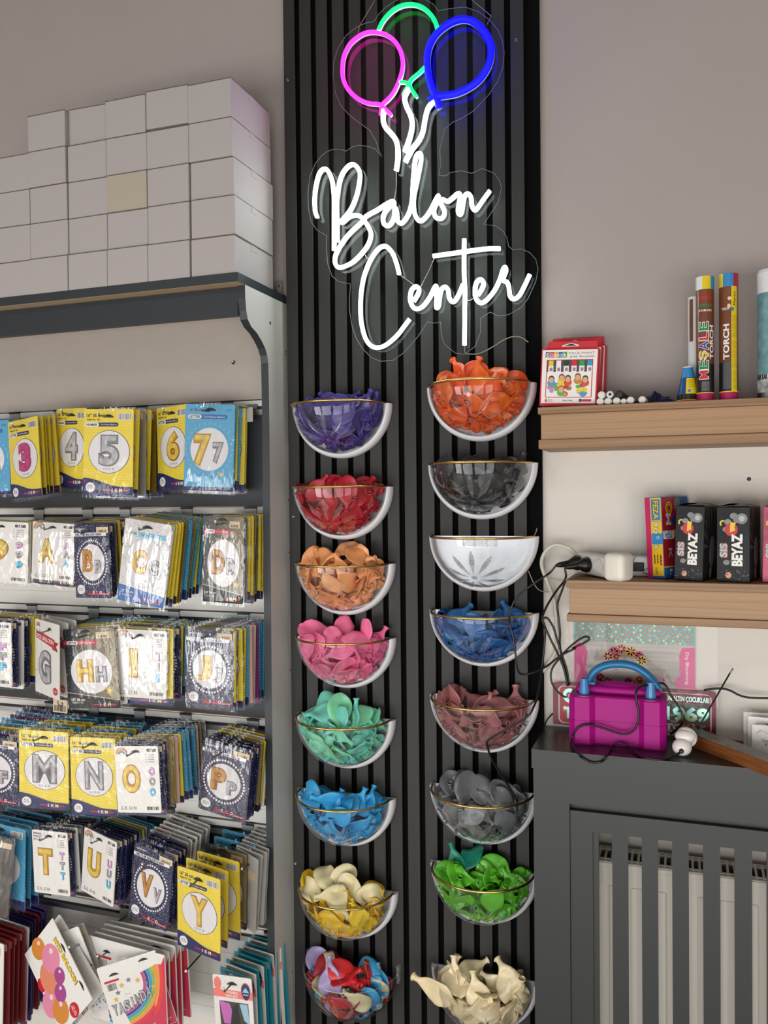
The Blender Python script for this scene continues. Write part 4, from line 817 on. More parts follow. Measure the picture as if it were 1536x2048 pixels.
# third row
stack('the white letter F packet', 'white packet with small pink grey and blue letters F at the left edge', lambda w, h: art_white(w, h, 'F'), [(-190,165),(62,180),(-185,510)], R2, -.155, 0, 'nwnyyc', gap=.018, grow=.07)
stack('the silver letter G packet', 'white packet with a red ribbon and a silver letter G turned sideways', art_g, [(195,155),(326,192),(197,553)], R2, -.16, 25, 'vv', gap=.024, ryaw=25, fx=.58, fz=.1)
stack('the gold letter H packet', 'black starry packet with gold and silver letters H', lambda w, h: art_night(w, h, 'H'), [(345,213),(627,208),(388,645)], R2, -.16, 0, 'wyybb', gap=.02, fx=.46)
stack('the gold letter I packet', 'white packet with a narrow gold letter I', lambda w, h: art_white(w, h, 'I'), [(635,215),(918,222),(622,585)], R2, -.14, -8, 'ywnybyb', gap=.014, grow=.12)
stack('the film wrapped letter J packet', 'navy packet with a letter J under very shiny film', lambda w, h: art_navy(w, h, 'J', 'gold', 'HELYUM BALON HARF'), [(1025,218),(1280,218),(1003,632)], R2, -.16, 0, 'ynynybiiimbbbs', gap=.0105, grow=.06)
# fourth row
stack('the navy letter F packet', 'navy dotted packet with copper and silver letters F at the left edge', lambda w, h: art_navy(w, h, 'F'), [(-135,800),(98,812),(-150,1160)], R2, -.19, 0, 'nylbmbp', gap=.022, rise=.006)
stack('the silver letter M packet', 'yellow packet with a silver letter M', Yw('M', 'silver'), [(105,768),(376,777),(97,1192)], R2, -.185, -7, 'ylyybb', gap=.022)
stack('the silver letter N packet', 'yellow packet with a silver letter N', Yw('N', 'silver'), [(384,804),(632,814),(396,1228)], R2, -.185, -6, 'yybybb', gap=.02)
stack('the gold letter O packet', 'white packet with a gold letter O and small coloured letters beside it', lambda w, h: art_white(w, h, 'O'), [(628,858),(866,853),(643,1222)], R2, -.205, -9, 'nnkyiybbnbiks', gap=.0145, grow=.1)
stack('the navy letter P packet', 'tilted navy dotted packet with a copper letter P', lambda w, h: art_navy(w, h, 'P'), [(1118,838),(1378,870),(1047,1198)], R2, -.15, 6, 'nnnkywys', gap=.014, fx=.4, fz=.1)
# fifth row
t_ = stack('the smoky brown packet', 'crinkled smoky brown packet in clear film at the left edge', lambda w, h: art_flat(w, h, SMOKE), [(-140,185),(80,215),(-200,600)], R3, -.20, -8, '', hk=False)
stack('the blue packet at the left edge', 'tall blue dotted packet behind the smoky brown one', lambda w, h: art_blue(w, h), [(-120,105),(142,162),(-130,540)], R3, -.165, 3, 'bbnb', gap=.022)
stack('the gold letter T packet', 'white packet with a gold letter T and small coloured T letters', lambda w, h: art_white(w, h, 'T', head=1), [(176,160),(370,180),(192,503)], R3, -.165, 0, 'nwsnnkll', gap=.016, grow=.06)
stack('the gold letter U packet', 'white packet with a gold letter U turned to the left', lambda w, h: art_white(w, h, 'U'), [(466,152),(643,226),(436,492)], R3, -.165, 14, 'nnnnnbywbb', gap=.013, ryaw=8, grow=.04)
stack('the copper letter V packet', 'navy dotted packet with copper and silver letters V', lambda w, h: art_navy(w, h, 'V'), [(742,248),(955,302),(672,625)], R3, -.175, 8, 'nnnxwwwxww', gap=.0155, ryaw=8, fx=.45, fz=.14, rise=0.004)
stack('the gold letter Y packet', 'yellow packet with a gold letter Y hanging far forward', Yw('Y', 'gold'), [(975,362),(1210,432),(968,792)], R3, -.225, 13, 'yykbb', gap=.038, fx=.48, fz=.085)
stack('the silver glitter packet', 'grey packet with a silver glitter shape next to the side panel', art_glitter, [(1300,255),(1418,330),(1290,655)], R3, -.115, 24, 'GxxGxxx', gap=.0135, ryaw=14, fz=.12, fx=.6)
# bottom row
stack('the white packet at the left edge', 'white packet with a red dot at the bottom left edge', lambda w, h: art_flat(w, h, WHITE), [(-260,700),(22,780),(-290,1200)], R3, -.215, 6, 'rrrrw', gap=.016, ryaw=6, hk=False)
stack('the blue and white packet', 'light blue packet in the row below the smoky brown one', lambda w, h: art_flat(w, h, LBLUE), [(-110,660),(118,735),(-120,1190)], R3, -.125, 5, 'lppprpp', gap=.012, rise=.004, hk=False)
stack('the balloon bouquet packet', 'white packet lettered MYD BALOON with printed pink balloons, hanging askew', art_myd, [(290,645),(508,1095),(140,850)], R3, -.215, 16, 'S', gap=.03, film=False, fx=.34, hk=False)
stack('the striped napkin packet', 'white striped packet hanging askew behind the balloon bouquet packet', art_stripe, [(345,735),(425,680),(440,1180)], R3, -.175, 0, 'x', gap=.02, fx=.7, fz=.2)
stack('the rainbow birthday packet', 'white packet with a rainbow and silver YASINDA letters, hanging askew', art_birthday, [(530,930),(850,815),(640,1330)], R3, -.20, -22, '', film=True, fx=.24, fz=.12, hk=False)
stack('the straight rainbow packet', 'white rainbow packet hanging straight behind the askew one', art_birthday, [(490,748),(905,842),(498,1190)], R3, -.165, 8, 'BBBB', gap=.02, fx=.24, fz=.14)
stack('the party set packet', 'white party set packet with a coral band and dark window', art_party, [(1168,965),(1378,966),(1150,1420)], R3, -.185, 0, 'tPtPttPtPt', gap=.0165, ryaw=18, fz=.085, grow=.05)
t = thing('display_hook', 'bare hook with white tip below the yellow letter Y packet', 'hook', (at(440, 1885, -.0).x, 0, RZ[5]), 'steel display hooks on the rails')
b = MB(); p = at(372, 1942, -.19); a = Vector((0, -.006, -.014)); e = p-t.location; b.rbox(-.015, .015, -.006, -.0022, -.026, .0145, M('zinc_plate', '#a3a5a8', .4, .7), .0012, 1); b.build('bracket', t); b = MB(); b.tube([a, e], .0018, BLACKM, 7); b.build('prong', t); b = MB(); b.ball(e, .0032, WHITE, 8, 6); b.build('tip_cap', t)
Mx, w, h = frame((107, 1398), (135, 1400), (106, 1424), -.11, 0); t = thing('price_tag', 'beige price tag hanging below the silver letter G packet', 'tag', mtx=Mx); b = card(w, h, BEIGE, .001); b.txt('G', 0, -h*.2, w*.4, INK, 2); b.bars(-w*.4, w*.4, -h*.9, -h*.45, 2, 10); b.build('card', t)
# ------------------------------------------------------------------ wall shelves (right)
OAK = M_wood('oak_laminate', '#b08a66', '#9a7857', (1.4, 50, 150)); OAKE = M_wood('oak_edge', '#a07c58', '#7c5c3e', (1.2, 40, 160))
YS = -.12
def beam(name, label, a, rows, inset):
    x0 = at(*a, YS).x; zs = [at(a[0], v, YS).z for v in rows]
    t = thing(name, label, 'shelf', (x0, .0245, zs[3])); O = t.location.copy()
    def pt(nm, x, y0, z0, z1, m):
        b = MB(); b.rbox(x-O.x, 1.6-O.x, y0-O.y, .0245-O.y, z0-O.z, z1-O.z, m, .0008, 1); b.build(nm, t)
    pt('top_board', x0, YS, zs[1], zs[0], OAKE); pt('front_board', x0+inset, YS+.006, zs[2]+.0002, zs[1]-.0002, OAK); pt('bottom_board', x0+.001, YS, zs[3], zs[2], OAKE)
    return zs[0], x0
ZU, XU = beam('upper_wall_shelf', 'upper oak coloured wall shelf holding face paint and torches', (1075.5, 815), (815, 828.5, 880, 898), .005)
ZL, XL = beam('lower_wall_shelf', 'lower oak coloured wall shelf holding the power strip and smoke boxes', (1132, 1160), (1160, 1175.5, 1228, 1243), .006)

# face paint boxes
def face_paint(TL, TR, BL, y, label, front):
    Mx, w, h = frame(TL, TR, BL, y, 4)
    dz = ZU-(Mx @ Vector((-w/2, .0, -h))).z; dz2 = ZU-(Mx @ Vector((w/2, 0, -h))).z; Mx = Matrix.Translation((0, 0, max(dz, dz2)+.0005)) @ Mx
    t = thing('face_paint_box', label, 'box', mtx=Mx, group='red face paint boxes')
    b = MB(); b.rbox(-w/2, w/2, -.0, .019, -h, 0, RED, .0008, 1); b.L0 = .0002; b.w, b.h = w, h
    b.poly([(X(b, .02), Z(b, .02)), (X(b, .98), Z(b, .02)), (X(b, .97), Z(b, .95)), (X(b, .03), Z(b, .95))][::-1], WHITE, 1)
    for i, (c, m) in enumerate(zip('SÜDOR', (NAVY, RED, M('amber_ink', '#e0a32e', .5), BLUEP, M('leaf_ink', '#4e9a3e', .5)))):
        b.rect(X(b, .075+.077*i), X(b, .145+.077*i), Z(b, .155), Z(b, .055), m, 2); b.txt(c, X(b, .11+.077*i), Z(b, .115), w*.05, WHITE, 3, bold=.03)
    b.txt('FACE PAINT', X(b, .71), Z(b, .078), w*.45, DGREY, 2, h=h*.035); b.rect(X(b, .48), X(b, .94), Z(b, .111), Z(b, .109), DGREY, 2); b.txt('yüz boyası', X(b, .71), Z(b, .142), w*.43, DGREY, 2, h=h*.042, bold=.015)
    b.rect(X(b, .10), X(b, .91), Z(b, .85), Z(b, .19), RED, 2); b.rect(X(b, .115), X(b, .895), Z(b, .405), Z(b, .20), M('window_dark', '#47464a', .4), 3); b.rect(X(b, .115), X(b, .895), Z(b, .84), Z(b, .405), WHITE, 3)
    for i, c in enumerate(('#e6c21a', '#eceae6', '#2a2c30', '#cf2036', '#2f9a3a', '#2f94c8')):
        x = .18+.135*i; b.rect(X(b, x-.045), X(b, x+.045), Z(b, .405), Z(b, .29), WHITE, 4); b.rect(X(b, x-.042), X(b, x+.042), Z(b, .30), Z(b, .205), M('paint_cap%d' % i, c, .4), 5); b.rect(X(b, x-.02), X(b, x+.03), Z(b, .39), Z(b, .33), M('mauve_ink', '#a27a8c', .5), 5)
    rr = random.Random(4); ink = [M('kid%d' % i, c, .5) for i, c in enumerate(('#c8842e', '#e6c832', '#5fae3a', '#3f9fc0', '#b98ad0', '#d24a3a', '#8a4a2a', '#e8b0c0'))]
    for k in range(26): b.ell(X(b, rr.uniform(.18, .83)), Z(b, rr.uniform(.62, .80)), w*rr.uniform(.03, .07), w*rr.uniform(.025, .05), ink[k % 8], 4+k*.08, 14)
    for k, (fx, fz, hc, sh) in enumerate(((.20, .53, 0, 3), (.38, .50, 6, 1), (.49, .52, 0, 5), (.66, .49, 6, 0), (.79, .53, 0, 5), (.38, .70, 5, 2))):
        b.ell(X(b, fx), Z(b, fz+.07), w*.07, w*.06, ink[sh], 7, 14); b.ell(X(b, fx), Z(b, fz), w*.052, w*.062, ink[hc] if hc else M('dark_hair', '#3a2a22', .5), 7.5, 16); b.ell(X(b, fx), Z(b, fz+.016), w*.043, w*.05, M('skin_print', '#dba684', .5), 8, 16)
    b.txt('6', X(b, .12), Z(b, .90), w*.045, RED, 2, bold=.04); b.txt('Bank', X(b, .2), Z(b, .888), w*.08, RED, 2); b.txt('Color', X(b, .2), Z(b, .917), w*.09, RED, 2); b.txt('Non-Toxic', X(b, .5), Z(b, .90), w*.17, INK, 2, bold=.02); b.rect(X(b, .75), X(b, .91), Z(b, .92), Z(b, .88), RED, 2); b.ell(X(b, .72), Z(b, .9), w*.03, w*.03, DGREY, 2)
    b.build('carton', t)
    b = MB(); b.prism([(-w*.46, -.001), (w*.46, -.001), (w*.455, h*.14), (-w*.40, h*.14)], .008, .0092, RED); b.L0 = -.0078
    b.poly([(-w*.16, h*.05), (w*.14, h*.05), (w*.13, h*.075), (0, h*.11), (-w*.15, h*.07)], WHITE, 1); b.poly([(-w*.13, h*.058), (w*.12, h*.058), (0, h*.098)], INK, 2); b.build('hang_tab', t)
face_paint((1093, 679), (1205, 671), (1082, 800), -.055, 'red and white face paint box in the middle of three', 0)
face_paint((1098, 671), (1212, 662), (1092, 797), -.025, 'rearmost of three red face paint boxes, nearest the wall', 0)
face_paint((1083.5, 692.7), (1198.5, 683.6), (1072, 806), -.088, 'front face paint box showing six colours and a group of children', 1)

# markers
MG = M('marker_grey', '#8f8f8c', .4); MW = M('marker_white', '#dedbd4', .35)
for i, (x, z, row, dark) in enumerate(((505, 858, 0, 0), (552, 853, 0, 0), (605, 852, 0, 0), (648, 850, 0, 2), (692, 845, 0, 0), (762, 843, 0, 0), (512, 812, 1, 0), (565, 803, 1, 1), (622, 806, 1, 3))):
    p = at(1036+x*.3255, 520+z*.3255, -.105); r = .0072 if dark != 2 else .0058; p.z = ZU+r+.0003+(.0128 if row else 0)
    t = thing('marker_pen', ['white capped marker lying %s in the lower row of the marker pile' % ('first', 'second', 'third', 'fourth and thinner', 'fifth', 'sixth and separate')[i] if not row else '', ][0] or ('white marker lying on top of the pile at the face paint boxes', 'grey bodied marker with open white end on top of the pile', 'black ended marker on top of the marker pile')[i-6], 'marker', p, 'marker pens in a pile')
    a = Vector((RNG.uniform(-.12, .12), 1, 0)).normalized(); m = MW if dark in (0, 2) else MG
    b = MB(); b.lathe([(r*.9, 0), (r, .001), (r, .10), (r*.7, .102)], a*.001, a, MG if dark in (1,) else (INK if dark == 3 else m), 18); b.build('barrel', t)
    b = MB(); b.lathe([(r*.35, -.0006), (r*.8, -.0003), (r*.92, .001)], (0, 0, 0), a, {0: MW, 1: MW, 2: MW, 3: INK}[dark], 18); 
    if dark == 1: b.lathe([(r*.4, -.0012), (r*.4, -.001)], (0, 0, 0), a, INK, 10)
    b.build('end_cap', t)
# dark blue crumpled foil packet
b = MB(); c = at(1303, 790, -.04); nu, nv = 26, 14; vs = []
NFO = M('dark_blue_foil', '#1a2346', .28, .35, bump=.5, bscale=120)
for s in (1, -1):
    base = len(vs)
    for j in range(nv+1):
        for i in range(nu+1):
            u, v = i/nu*2-1, j/nv*2-1; e = max(0, (1-u*u))**.5*max(0, (1-v*v))**.5
            q = .5+.5*noise.noise(Vector((u*3.2, v*3, 3)))+.35*abs(noise.noise(Vector((u*7, v*6, 9))))
            vs.append((u*.050+.003*v, v*.032, (.004+e*.024*q*(1.15-.55*abs(u-.2)) if s > 0 else .0008)))
b.add(vs, [(k+j*(nu+1)+i, k+j*(nu+1)+i+1, k+(j+1)*(nu+1)+i+1, k+(j+1)*(nu+1)+i) for k in (0, (nu+1)*(nv+1)) for j in range(nv) for i in range(nu)], NFO, False)
o = b.build('foil_packet', None, (c.x, c.y, ZU)); tag(o, 'crumpled dark blue foil packet lying between the markers and the cone', 'packet')

# cylinders with wrapped prints
def cyl(t, r, h, bands, a0=0, lid=None):
    """bands: (z0, z1, mat); returns a builder whose prints wrap the tube, x measured along the skin, 0 facing the camera"""
    b = MB()
    for z0, z1, m in bands: b.lathe([(r, z0), (r, z1)], (0, 0, 0), (0, 0, 1), m, 40, True, False)
    b.add([(r*math.cos(2*PI*k/40), r*math.sin(2*PI*k/40), h) for k in range(40)], [tuple(range(40))], lid or bands[-1][2])
    b.add([(r*math.cos(2*PI*k/40), r*math.sin(2*PI*k/40), 0) for k in range(40)], [tuple(range(39, -1, -1))], bands[0][2])
    d = (t.location-CAM); face = math.atan2(-d.y, -d.x); b.cut = r*.16; b.face = face+a0
    b.fn = lambda x, l, z: Vector(((r+l*.00025)*math.cos(face+a0+x/r), (r+l*.00025)*math.sin(face+a0+x/r), z))
    return b
def strip(b, x0, x1, z0, z1, m, l=1, n=8):
    for k in range(n): b.rect(x0+(x1-x0)*k/n, x0+(x1-x0)*(k+1)/n, z0, z1, m, l)
TB = M('torch_brown', '#7a4326', .35, var=.35, vscale=18, coat=.4); TK = M('torch_black', '#1c1a1c', .3, coat=.4); TM = M('torch_magenta', '#b8245e', .25, .3, coat=.3); SKYB = M('cap_blue', '#2f86bd', .35); CAPY = M('cap_yellow', '#e0c31c', .35); CAPW = M('cap_white', '#d9dadb', .35); CAPR = M('cap_red', '#a8283a', .35); GRN = M('green_print', '#12864a', .45); IND = M('indigo_print', '#2b3a8c', .45)
def torch(u, vb, vt, du, y, label, a0, second):
    p = at(u, vb, y); p.z = ZU; top = at(u-1, vt, y); h = top.z-ZU; r = (at(u+du/2, vb, y)-at(u-du/2, vb, y)).length/2
    t = thing('torch_tube', label, 'tube', p, 'party torch tubes'); f = lambda q: h*q
    b = cyl(t, r, h, [(0, f(.065), TM), (f(.065), f(.072), CAPY), (f(.072), f(.30), TK), (f(.30), f(.895), TB)], a0)
    w = r*2
    if not second:
        for i, (c, m) in enumerate(zip('MEŞALE', (RED, GRN, CAPY, IND, RED, GRN))):
            z = f(.185+.027+.083*i*.93); hh = r*.98
            b.txt(c, -.15*r, z, f(.078), WHITE, 2, h=hh*1.16, bold=.055, rot=90); b.txt(c, -.15*r, z, f(.066), m, 3, h=hh, bold=.018, rot=90)
        b.txt('TORCH', .78*r, f(.47), f(.27), WHITE, 2, h=r*.55, bold=.03, rot=90)
        for q, s, hh in ((.83, 'VENÜS', .034), (.765, 'MEŞALE', .024), (.725, 'TORCH', .017)): b.txt(s, 0, f(q), r*1.5, CAPW if q < .75 else RED if q > .8 else GRN, 2, h=f(hh), bold=.04)
        strip(b, -.4*r, .5*r, f(.08), f(.16), M('torch_grey', '#4a4a4e', .4), 1)
        for k in range(5): b.txt('uyarı bilgisi', -.3*r+.17*r*k, f(.12), f(.075), MG, 2, h=.0016, rot=90)
    else:
        b.txt('TORCH', -.25*r, f(.46), f(.28), WHITE, 2, h=r*.62, bold=.035, rot=90)
        strip(b, .28*r, .98*r, f(.072), f(.895), CAPY, 1); b.txt('Martin', .62*r, f(.80), f(.11), INK, 2, h=r*.3, rot=90); b.rect(.3*r, .55*r, f(.70), f(.73), SKYB, 2)
        for k in range(4):
            for q, n in ((.16, .15), (.36, .22), (.58, .18)): b.txt('kullanım talimatı uyarılar', .42*r+.15*r*k, f(q), f(n), INK, 2, h=.0015, rot=90)
        b.txt('TORCH', -.35*r, f(.72), r*.8, CAPW, 2, h=f(.02), bold=.03); b.ell(.05*r, f(.74), r*.18, r*.25, M('spark', '#e8c890', .4), 2); b.ell(.1*r, f(.80), r*.2, r*.2, M('spark', '#e8c890', .4), 2)
        strip(b, -.6*r, .25*r, f(.09), f(.30), M('torch_grey', '#4a4a4e', .4), 1)
    b.build('sleeve_print', t)
    b = cyl(t, r*1.02, h, [(f(.895), h, CAPY)], a0, CAPW)
    for i in range(40):
        c = b.v[b.f[i][0]]; q = math.atan2(math.sin(math.atan2(c.y, c.x)+PI/40-b.face), math.cos(math.atan2(c.y, c.x)+PI/40-b.face))
        b.m[i] = b.mi((CAPY if q < -.62 else SKYB if q < .52 else CAPR) if second else (CAPW if q < -.35 else CAPY if q < .7 else SKYB))
    b.build('cap', t)
torch(1410.5, 797, 555.5, 36.5, -.085, 'party torch tube lettered MEŞALE with a white and yellow cap', 0, False)
torch(1457.5, 793, 550, 39, -.085, 'party torch tube with a blue cap and yellow text strip', 0, True)
p = at(1391, 760, -.035); p.z = ZU; t = thing('torch_tube', 'pale torch tube mostly hidden behind the MEŞALE tube', 'tube', p, 'party torch tubes'); b = cyl(t, .0135, .205, [(0, .01, TM), (.01, .205, CAPW)]); strip(b, -.012, -.004, .12, .2, TB); b.build('sleeve_print', t)
# cone horns
def cone(u, v, y, label, s=1):
    p = at(u, v, y); p.z = ZU; t = thing('party_cone', label, 'cone', p, 'blue party cones'); h = .067*s
    b = MB(); prof = [(.0225*s, 0), (.0222*s, .004*s), (.0205*s, .006*s), (.0195*s, .016*s), (.0125*s, .048*s), (.0088*s, h)]
    b.lathe(prof, (0, 0, 0), (0, 0, 1), SKYB, 28, mats=[RED, CAPY, TK, M('cone_blue', '#174a80', .3), SKYB]); d = t.location-CAM; fc = math.atan2(-d.y, -d.x)
    b.fn = lambda x, l, z: Vector(((.0197-.21875*(z-.016)+l*.0003)*s*math.cos(fc+x), (.0197-.21875*(z-.016)+l*.0003)*s*math.sin(fc+x), z*s))
    for k in range(8): b.rect(-.2+.15*k, -.2+.15*(k+1), .0165, .046, CAPY, 1)
    b.ell(.12, .022, .16, .0028, SKYB, 2, 12); 
    for k in range(4): b.txt('party popper', .4, .030+.004*k, .75, INK, 2, h=.0014)
    b.build('body', t)
    b = MB(); b.lathe([(.0088*s, h-.001), (.0092*s, h+.001), (.006*s, h+.002)], (0, 0, 0), (0, 0, 1), CAPW, 20); b.build('tip_cap', t)
cone(1376, 796, -.072, 'blue party cone with a yellow label in front of its twin'); cone(1396, 792, -.022, 'blue party cone standing behind the labelled one')
# spray can
p = at(1540, 789, -.075); p.z = ZU; t = thing('spray_can', 'frosty blue spray can with a white cap at the right edge', 'can', p); hc = at(1540, 588, -.075).z-ZU; hT = at(1540, 541, -.075).z-ZU
ICE = M('ice_blue', '#7fa6ac', .3, .2, var=.25, vscale=60, col2='#5f8b94'); b = cyl(t, .0215, hc, [(0, .012, CHROME), (.012, .045, M('snow_print', '#c9cfcf', .4, var=.5, vscale=50, col2='#5a5f60')), (.045, hc, ICE)])
for k in range(5): b.txt('KAR', -.02+.011*k, .040, .010, INK, 2, h=.010, bold=.06)
b.build('can_body', t); b = MB(); b.lathe([(.0215, hc), (.0215, hT-.006), (.019, hT), (.0, hT)], (0, 0, 0), (0, 0, 1), CAPW, 32, cap=False); b.build('cap', t)

# smoke boxes and torpil box on the lower shelf
SMK = M('smoke_black', '#141416', .45, var=.4, vscale=28, coat=0, spec=.25, col2='#29292c'); SMKS = M_wood('ray_print', '#1d181a', '#5a4a48', (60, 60, 6), .4, (.45, .62)); CLD = M('cloud_print', '#8f9091', .5, var=.3, vscale=50); CLL = M('cloud_light', '#c4c5c6', .5, var=.2, vscale=60); FLSH = M('skin_print', '#dba684', .5)
def smoke(q, y, yaw, label, side='#', pinkbox=False):
    Mx, w, h = frame(*q, y, yaw); dz = ZL-min((Mx @ Vector((s*w/2, 0, -h))).z for s in (-1, 1)); Mx = Matrix.Translation((0, 0, dz+.0004)) @ Mx
    t = thing('smoke_box', label, 'box', mtx=Mx, group='smoke boxes on the lower shelf'); D = .105
    m = SMK if not pinkbox else M('smoke_pink', '#a02450', .4, var=.5, vscale=24, coat=.2, col2='#d85a7c')
    b = MB(); b.rbox(-w/2, w/2, 0, D, -h, 0, m, .0009, 1); b.w, b.h = w, h; b.L0 = .0002; rr = random.Random(3)
    for fx, fz, r in ((.34, .20, .11), (.52, .12, .12), (.62, .17, .12), (.28, .30, .1), (.42, .26, .12), (.3, .74, .1), (.5, .72, .08), (.72, .70, .09)): b.ell(X(b, fx), Z(b, fz), w*r, w*r*.85, CLD, 1+fz*.3, 14)
    b.ell(X(b, .76), Z(b, .155), w*.17, w*.17, CLD, 1.6, 24); b.ell(X(b, .76), Z(b, .155), w*.09, w*.09, CLL, 1.8, 20)
    b.ell(X(b, .44), Z(b, .30), w*.20, w*.21, RED, 2, 24); b.poly([(X(b, .42), Z(b, .20)), (X(b, .58), Z(b, .21)), (X(b, .54), Z(b, .27)), (X(b, .57), Z(b, .31)), (X(b, .40), Z(b, .34))], CAPY, 3); b.arc(X(b, .20), Z(b, .22), w*.06, w*.11, 70, 230, CAPY, 2, 8)
    b.txt('SIS', X(b, .22), Z(b, .58), h*.20, M('rust_ink', '#a8472c', .5), 3, h=w*.26, bold=.11, rot=90); b.txt('SIS', X(b, .21), Z(b, .58), h*.19, CLL, 4, h=w*.23, bold=.05, rot=90)
    b.txt('BEYAZ', X(b, .62), Z(b, .57), h*.44, INK, 3, h=w*.36, bold=.09, rot=90); b.txt('BEYAZ', X(b, .62), Z(b, .57), h*.43, WHITE, 4, h=w*.33, bold=.05, rot=90)
    for k in range(40): b.ell(X(b, rr.uniform(.04, .96)), Z(b, rr.uniform(.84, .97)), w*.014, w*.012, CLD, 1.4, 6)
    b.ell(X(b, .36), Z(b, .91), w*.09, w*.1, FLSH, 2, 14); b.ell(X(b, .33), Z(b, .90), w*.04, w*.03, CAPR, 3, 8)
    b.fn = lambda x, l, z: Vector((w/2+.0002+l*.00022, x, z))
    for k in range(15):
        a = math.radians(-60+k*17); cx, cz = .05, -h*.55; r1 = .09
        pts = [(cx+.012*math.cos(a), cz+.012*math.sin(a)), (cx+r1*math.cos(a-.05), cz+r1*math.sin(a-.05)), (cx+r1*math.cos(a+.05), cz+r1*math.sin(a+.05))]
        b.poly([(min(max(x, .002), D-.002), min(max(z, -h+.002), -.002)) for x, z in pts], M('ray_brown', '#594a48', .45), 1)
    b.ell(.055, -h*.62, .018, .03, CLD, 2, 16); b.ell(.05, -h*.9, .008, .012, FLSH, 2, 10)
    b.build('carton', t)
    b = MB(); n = 8; vs = []
    for j, y in ((0, .004), (1, D-.001)):
        for i in range(n+1): x = (i/n-.5)*w*.97; vs.append((x, y, .0004+.006*math.sin(PI*i/n)*(1-j*.3)+.0015*noise.noise(Vector((i*.7, j*3, w*40)))))
    b.add(vs, [(i, i+1, n+2+i, n+1+i) for i in range(n)], SMK, True); b.build('top_flap', t)
smoke([(1352.5, 1009.4), (1410, 1012), (1350, 1156.8)], -.09, 16, 'black smoke box lettered SIS BEYAZ next to the torpil box')
smoke([(1433.4, 1011.2), (1500, 1012), (1435, 1160)], -.095, 14, 'black smoke box lettered SIS BEYAZ next to the pink one')
smoke([(1527, 1010), (1590, 1012), (1528, 1161)], -.095, 10, 'pink smoke box cut off at the right edge of the lower shelf', pinkbox=True)
Mx, w, h = frame((1289, 995), (1322, 994), (1300, 1156), -.055, 30); dz = ZL-min((Mx @ Vector((s*w/2, 0, -h))).z for s in (-1, 1)); Mx = Matrix.Translation((0, 0, dz+.0004)) @ Mx
t = thing('torpil_box', 'yellow blue and red box lettered FEZA TORPİL leaning on the smoke boxes', 'box', mtx=Mx); TY = M('torpil_yellow', '#e8bb1c', .45); TR_ = M('torpil_red', '#a01c28', .4); D = .095
b = MB(); b.rbox(-w/2, w/2, 0, D, -h, 0, BLUEP, .0006, 1); b.w, b.h = w, h; b.L0 = .0001
b.rect(X(b, 0.0), X(b, .30), Z(b, .995), Z(b, .005), M('torpil_pink', '#c8175a', .45), 1); b.rect(X(b, .32), X(b, .97), Z(b, .97), Z(b, .30), TY, 1); b.rect(X(b, .32), X(b, .97), Z(b, .295), Z(b, .01), TY, 1); b.rect(X(b, .38), X(b, .91), Z(b, .285), Z(b, .03), SKYB, 2)
b.txt('FEZA', X(b, .64), Z(b, .16), h*.23, INK, 3, h=w*.36, bold=.06, rot=-90); b.txt('FEZA', X(b, .65), Z(b, .16), h*.225, TY, 4, h=w*.32, bold=.03, rot=-90)
b.txt('TORPİL', X(b, .65), Z(b, .48), h*.33, INK, 3, h=w*.32, bold=.08, rot=-90); b.txt('TORPİL', X(b, .65), Z(b, .48), h*.325, WHITE, 4, h=w*.28, bold=.03, rot=-90)
for k in range(3): b.rect(X(b, .45+.17*k), X(b, .50+.17*k), Z(b, .82), Z(b, .71), INK, 3); b.ell(X(b, .86), Z(b, .74+.045*k), w*.06, w*.06, RED, 4, 12)
b.txt('45 ADET', X(b, .55), Z(b, .91), h*.09, INK, 3, h=w*.12, rot=-90)
b.rect(X(b, .36), X(b, 1.0), Z(b, .58), Z(b, .45), SKYB, 5); b.txt('CE', X(b, .72), Z(b, .50), w*.2, WHITE, 6)
b.fn = lambda x, l, z: Vector((w/2+.0001+l*.00022, x, z))
b.rect(.0, D*.52, -h*.86, -.001, TR_, 1); b.rect(0, D, -h*.87, -h*.855, TY, 2); b.rect(.0, D*.40, -h*.52, -h*.42, WHITE, 5); b.txt('TORPİL', .018, -h*.44, .03, INK, 6); b.txt('FEZA', .018, -h*.485, .026, BLUEP, 6, bold=.03); b.rect(D*.4, D*.55, -h*.5, -h*.41, TY, 2)
b.arc(.025, -h*.14, .010, .012, 0, 360, TY, 2, 20); b.arc(.025, -h*.14, .006, .0075, 0, 360, TY, 2, 20); b.txt('M', .022, -h*.28, .022, CLL, 2, h=.018, bold=.03, rot=90); b.ell(.040, -h*.3, .007, .009, IND, 3, 16); b.ell(.055, -h*.1, .012, .014, CLD, 3, 16)
b.txt('K', .024, -h*.70, .02, CLL, 2, h=.012, rot=-90); b.txt('L', .024, -h*.93, .012, WHITE, 2, h=.009, bold=.03, rot=-90); b.build('carton', t)

